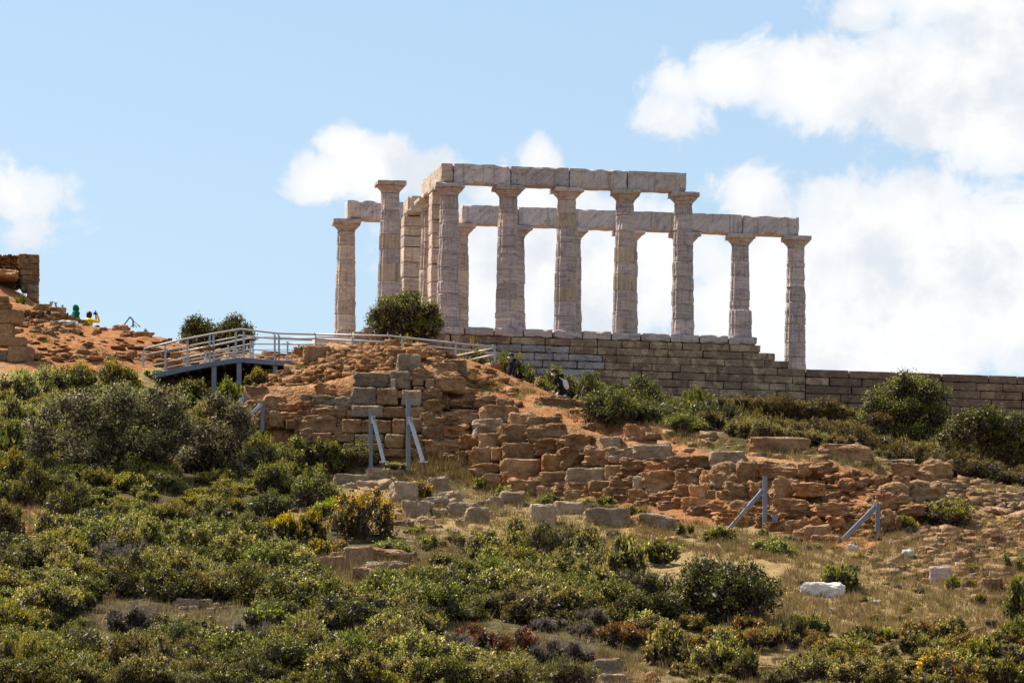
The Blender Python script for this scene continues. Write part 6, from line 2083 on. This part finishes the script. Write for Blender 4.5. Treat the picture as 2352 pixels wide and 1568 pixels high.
# the man in navy, walking left
g = at(1176, 914, 262)
gz = at(1170, 809, 262)
k = (gz.z - g.z) / 1.77
hx = Vector((-1, -.12, 0))
J, B = standing(hx, 'navy', 'navy', lean=.03, stride=.10, k=1.0, arms={'l': ((.07, .27, 1.14), (-.03, .25, .90)), 'r': ((.09, -.27, 1.14), (-.01, -.26, .90))})
man = figure('man in navy hoodie with face mask walking past the end of the railing', (g.x, g.y, gz.z - 1.79), 0.0, J, B)
face_bits(man, J['skull'][0], hx, True, True, 'short')
ellip('hood', man, (.075, 0, 1.49), (.085, .12, .075), 'navy', 5, .1)
ellip('jacket_front', man, (-.055, 0, 1.08), (.13, .175, .26), 'navy', 6, .05)

# the woman with the backpack, leaning forward
g = at(1290, 958, 262)
gz = at(1282, 848, 262)
hx = Vector((-1, -.15, -.45))
J, B = standing(hx, 'black', 'jeans', lean=.22, stride=.26, k=.95, female=True, arms={'l': ((-.10, .24, 1.05), (-.30, .16, .88)), 'r': ((-.06, -.25, 1.03), (-.27, -.20, .83))})
wom = figure('woman in black coat with face mask and patterned backpack stepping uphill', (g.x, g.y, gz.z - 1.68), 0.0, J, B)
face_bits(wom, J['skull'][0], hx, True, False, 'tied', Vector((-.35, 0, .94)))
ellip('hood', wom, (-.03, 0, 1.44), (.10, .13, .09), 'black', 5, .1)
ellip('coat_skirt', wom, (.02, 0, .80), (.17, .20, .30), 'black', 8, .06)
m, t_, b_, o_ = material('patterned_backpack')
vv, _ = obj_coords(t_)
t_.put(b_.inputs['Base Color'], t_.ramp(t_.noise(vv, 14, 3, .6), [(.36, (.10, .30, .34)), (.44, (.70, .70, .68)), (.55, (.72, .70, .68)), (.62, (.55, .12, .16)), (.7, (.60, .60, .58))]))
b_.inputs['Roughness'].default_value = .8
M['pack'] = m
bp = obj('backpack', stone_mesh('backpack', (.19, .30, .40), 4, (6, 7, 8), .42, .01, 4, M['pack']), wom, (.125, 0, 1.10), (0, -.2, 0))
obj('strap', tubes_mesh('strap', [([(.06, .12, 1.27), (-.10, .13, 1.37), (-.20, .13, 1.25), (-.12, .15, 1.0), (.05, .13, .95)], [.014] * 5), ([(.06, -.12, 1.27), (-.10, -.13, 1.37), (-.20, -.13, 1.25), (-.12, -.15, 1.0), (.05, -.13, .95)], [.014] * 5)], M['white'], 6), wom)


def seated(coat, legs, hf, arms, head_up=.0, turn=0.0):
    J = {'pelvis': ((0, 0, .12), .16, .15), 'belly': ((-.02, 0, .30), .15, .14), 'chest': ((-.01, 0, .48), .175, .145), 'collar': ((.02, 0, .60), .11, .10)}
    B = [('pelvis', 'belly', coat), ('belly', 'chest', coat), ('chest', 'collar', coat)]
    add_head(J, B, (.04, 0, .66), (.06, 0, .80 + head_up), hf)
    B.append(('collar', 'neck', coat))
    for s, y in (('l', .11), ('r', -.11)):
        J[s + 'hip'] = ((.03, y, .12), .10, .10)
        J[s + 'knee'] = ((.40, y * 1.3, .36), .07, .065)
        J[s + 'ankle'] = ((.52, y * 1.3, -.02), .045, .045)
        J[s + 'toe'] = ((.68, y * 1.3, -.06), .035, .03)
        B += [('pelvis', s + 'hip', legs), (s + 'hip', s + 'knee', legs), (s + 'knee', s + 'ankle', legs), (s + 'ankle', s + 'toe', 'black')]
        J[s + 'shoulder'] = ((.01, y * 1.85, .565), .075, .07)
        e, w_ = arms[s]
        J[s + 'elbow'] = (e, .055, .055)
        J[s + 'wrist'] = (w_, .033, .033)
        B += [('collar', s + 'shoulder', coat), (s + 'shoulder', s + 'elbow', coat), (s + 'elbow', s + 'wrist', coat)]
        hand(J, B, s, s + 'wrist', (Vector(w_) - Vector(e)), (0, -y, .2))
    return J, B


hx = Vector((.75, .65, -.15))
J, B = seated('green_cloth', 'dark_jeans', hx, {'l': ((.12, .27, .34), (.32, .15, .30)), 'r': ((.12, -.27, .34), (.32, -.15, .30))})
gt = at(172.7, 712, 275)
gp = figure('person in dark green hood sitting behind a pale boulder on the mound', (gt.x, gt.y, gt.z - .76), .25, J, B)
face_bits(gp, J['skull'][0], hx, False, False, None)


ellip('hood_drape', gp, (.03, 0, .62), (.16, .21, .13), 'green_cloth', 4, .08)
ellip('jacket_back', gp, (-.01, 0, .42), (.20, .25, .24), 'green_cloth', 5, .06)


def hoodcut(p): return Vector((p.x + max(0, p.z) * -.15, p.y, p.z))


ellip('hood', gp, Vector(J['skull'][0]) + Vector((-.03, -.01, .02)), (.135, .13, .165), 'green_cloth', 3, .08, hoodcut)
hx = Vector((.9, .35, .05))
J, B = seated('yellow_cloth', 'dark_jeans', hx, {'l': ((.34, .26, .62), (.30, .10, .84)), 'r': ((.42, -.22, .50), (.36, -.05, .80))})
gt = at(203, 720, 275.2)
yp = figure('person in yellow jacket with long dark hair raising a camera', (gt.x, gt.y, gt.z - .85), .15, J, B)
ellip('jacket_back', yp, (-.01, 0, .47), (.20, .25, .22), 'yellow_cloth', 5, .06)
face_bits(yp, J['skull'][0], hx, False, False, 'long')
cv, cq = box_lattice((2, 2, 2))
obj('bag', stone_mesh('bag', (.26, .22, .22), 9, (5, 5, 5), .4, .02, 3, M['blue_cloth']), None, at(189, 750, 275.2))
tag(bpy.data.objects['bag'], 'blue bag beside the person in yellow', 'bag')
cmx = tag(empty('camera', at(217, 720, 275.2), rz=.3), 'small black camera held up by the person in yellow', 'camera')
obj('camera_body', stone_mesh('camera_body', (.07, .13, .085), 2, (3, 3, 3), .2, .0, 3, M['black']), cmx)
obj('lens', tubes_mesh('lens', [([(.03, 0, 0), (.10, 0, 0)], [.032, .034])], M['black'], 12), cmx)
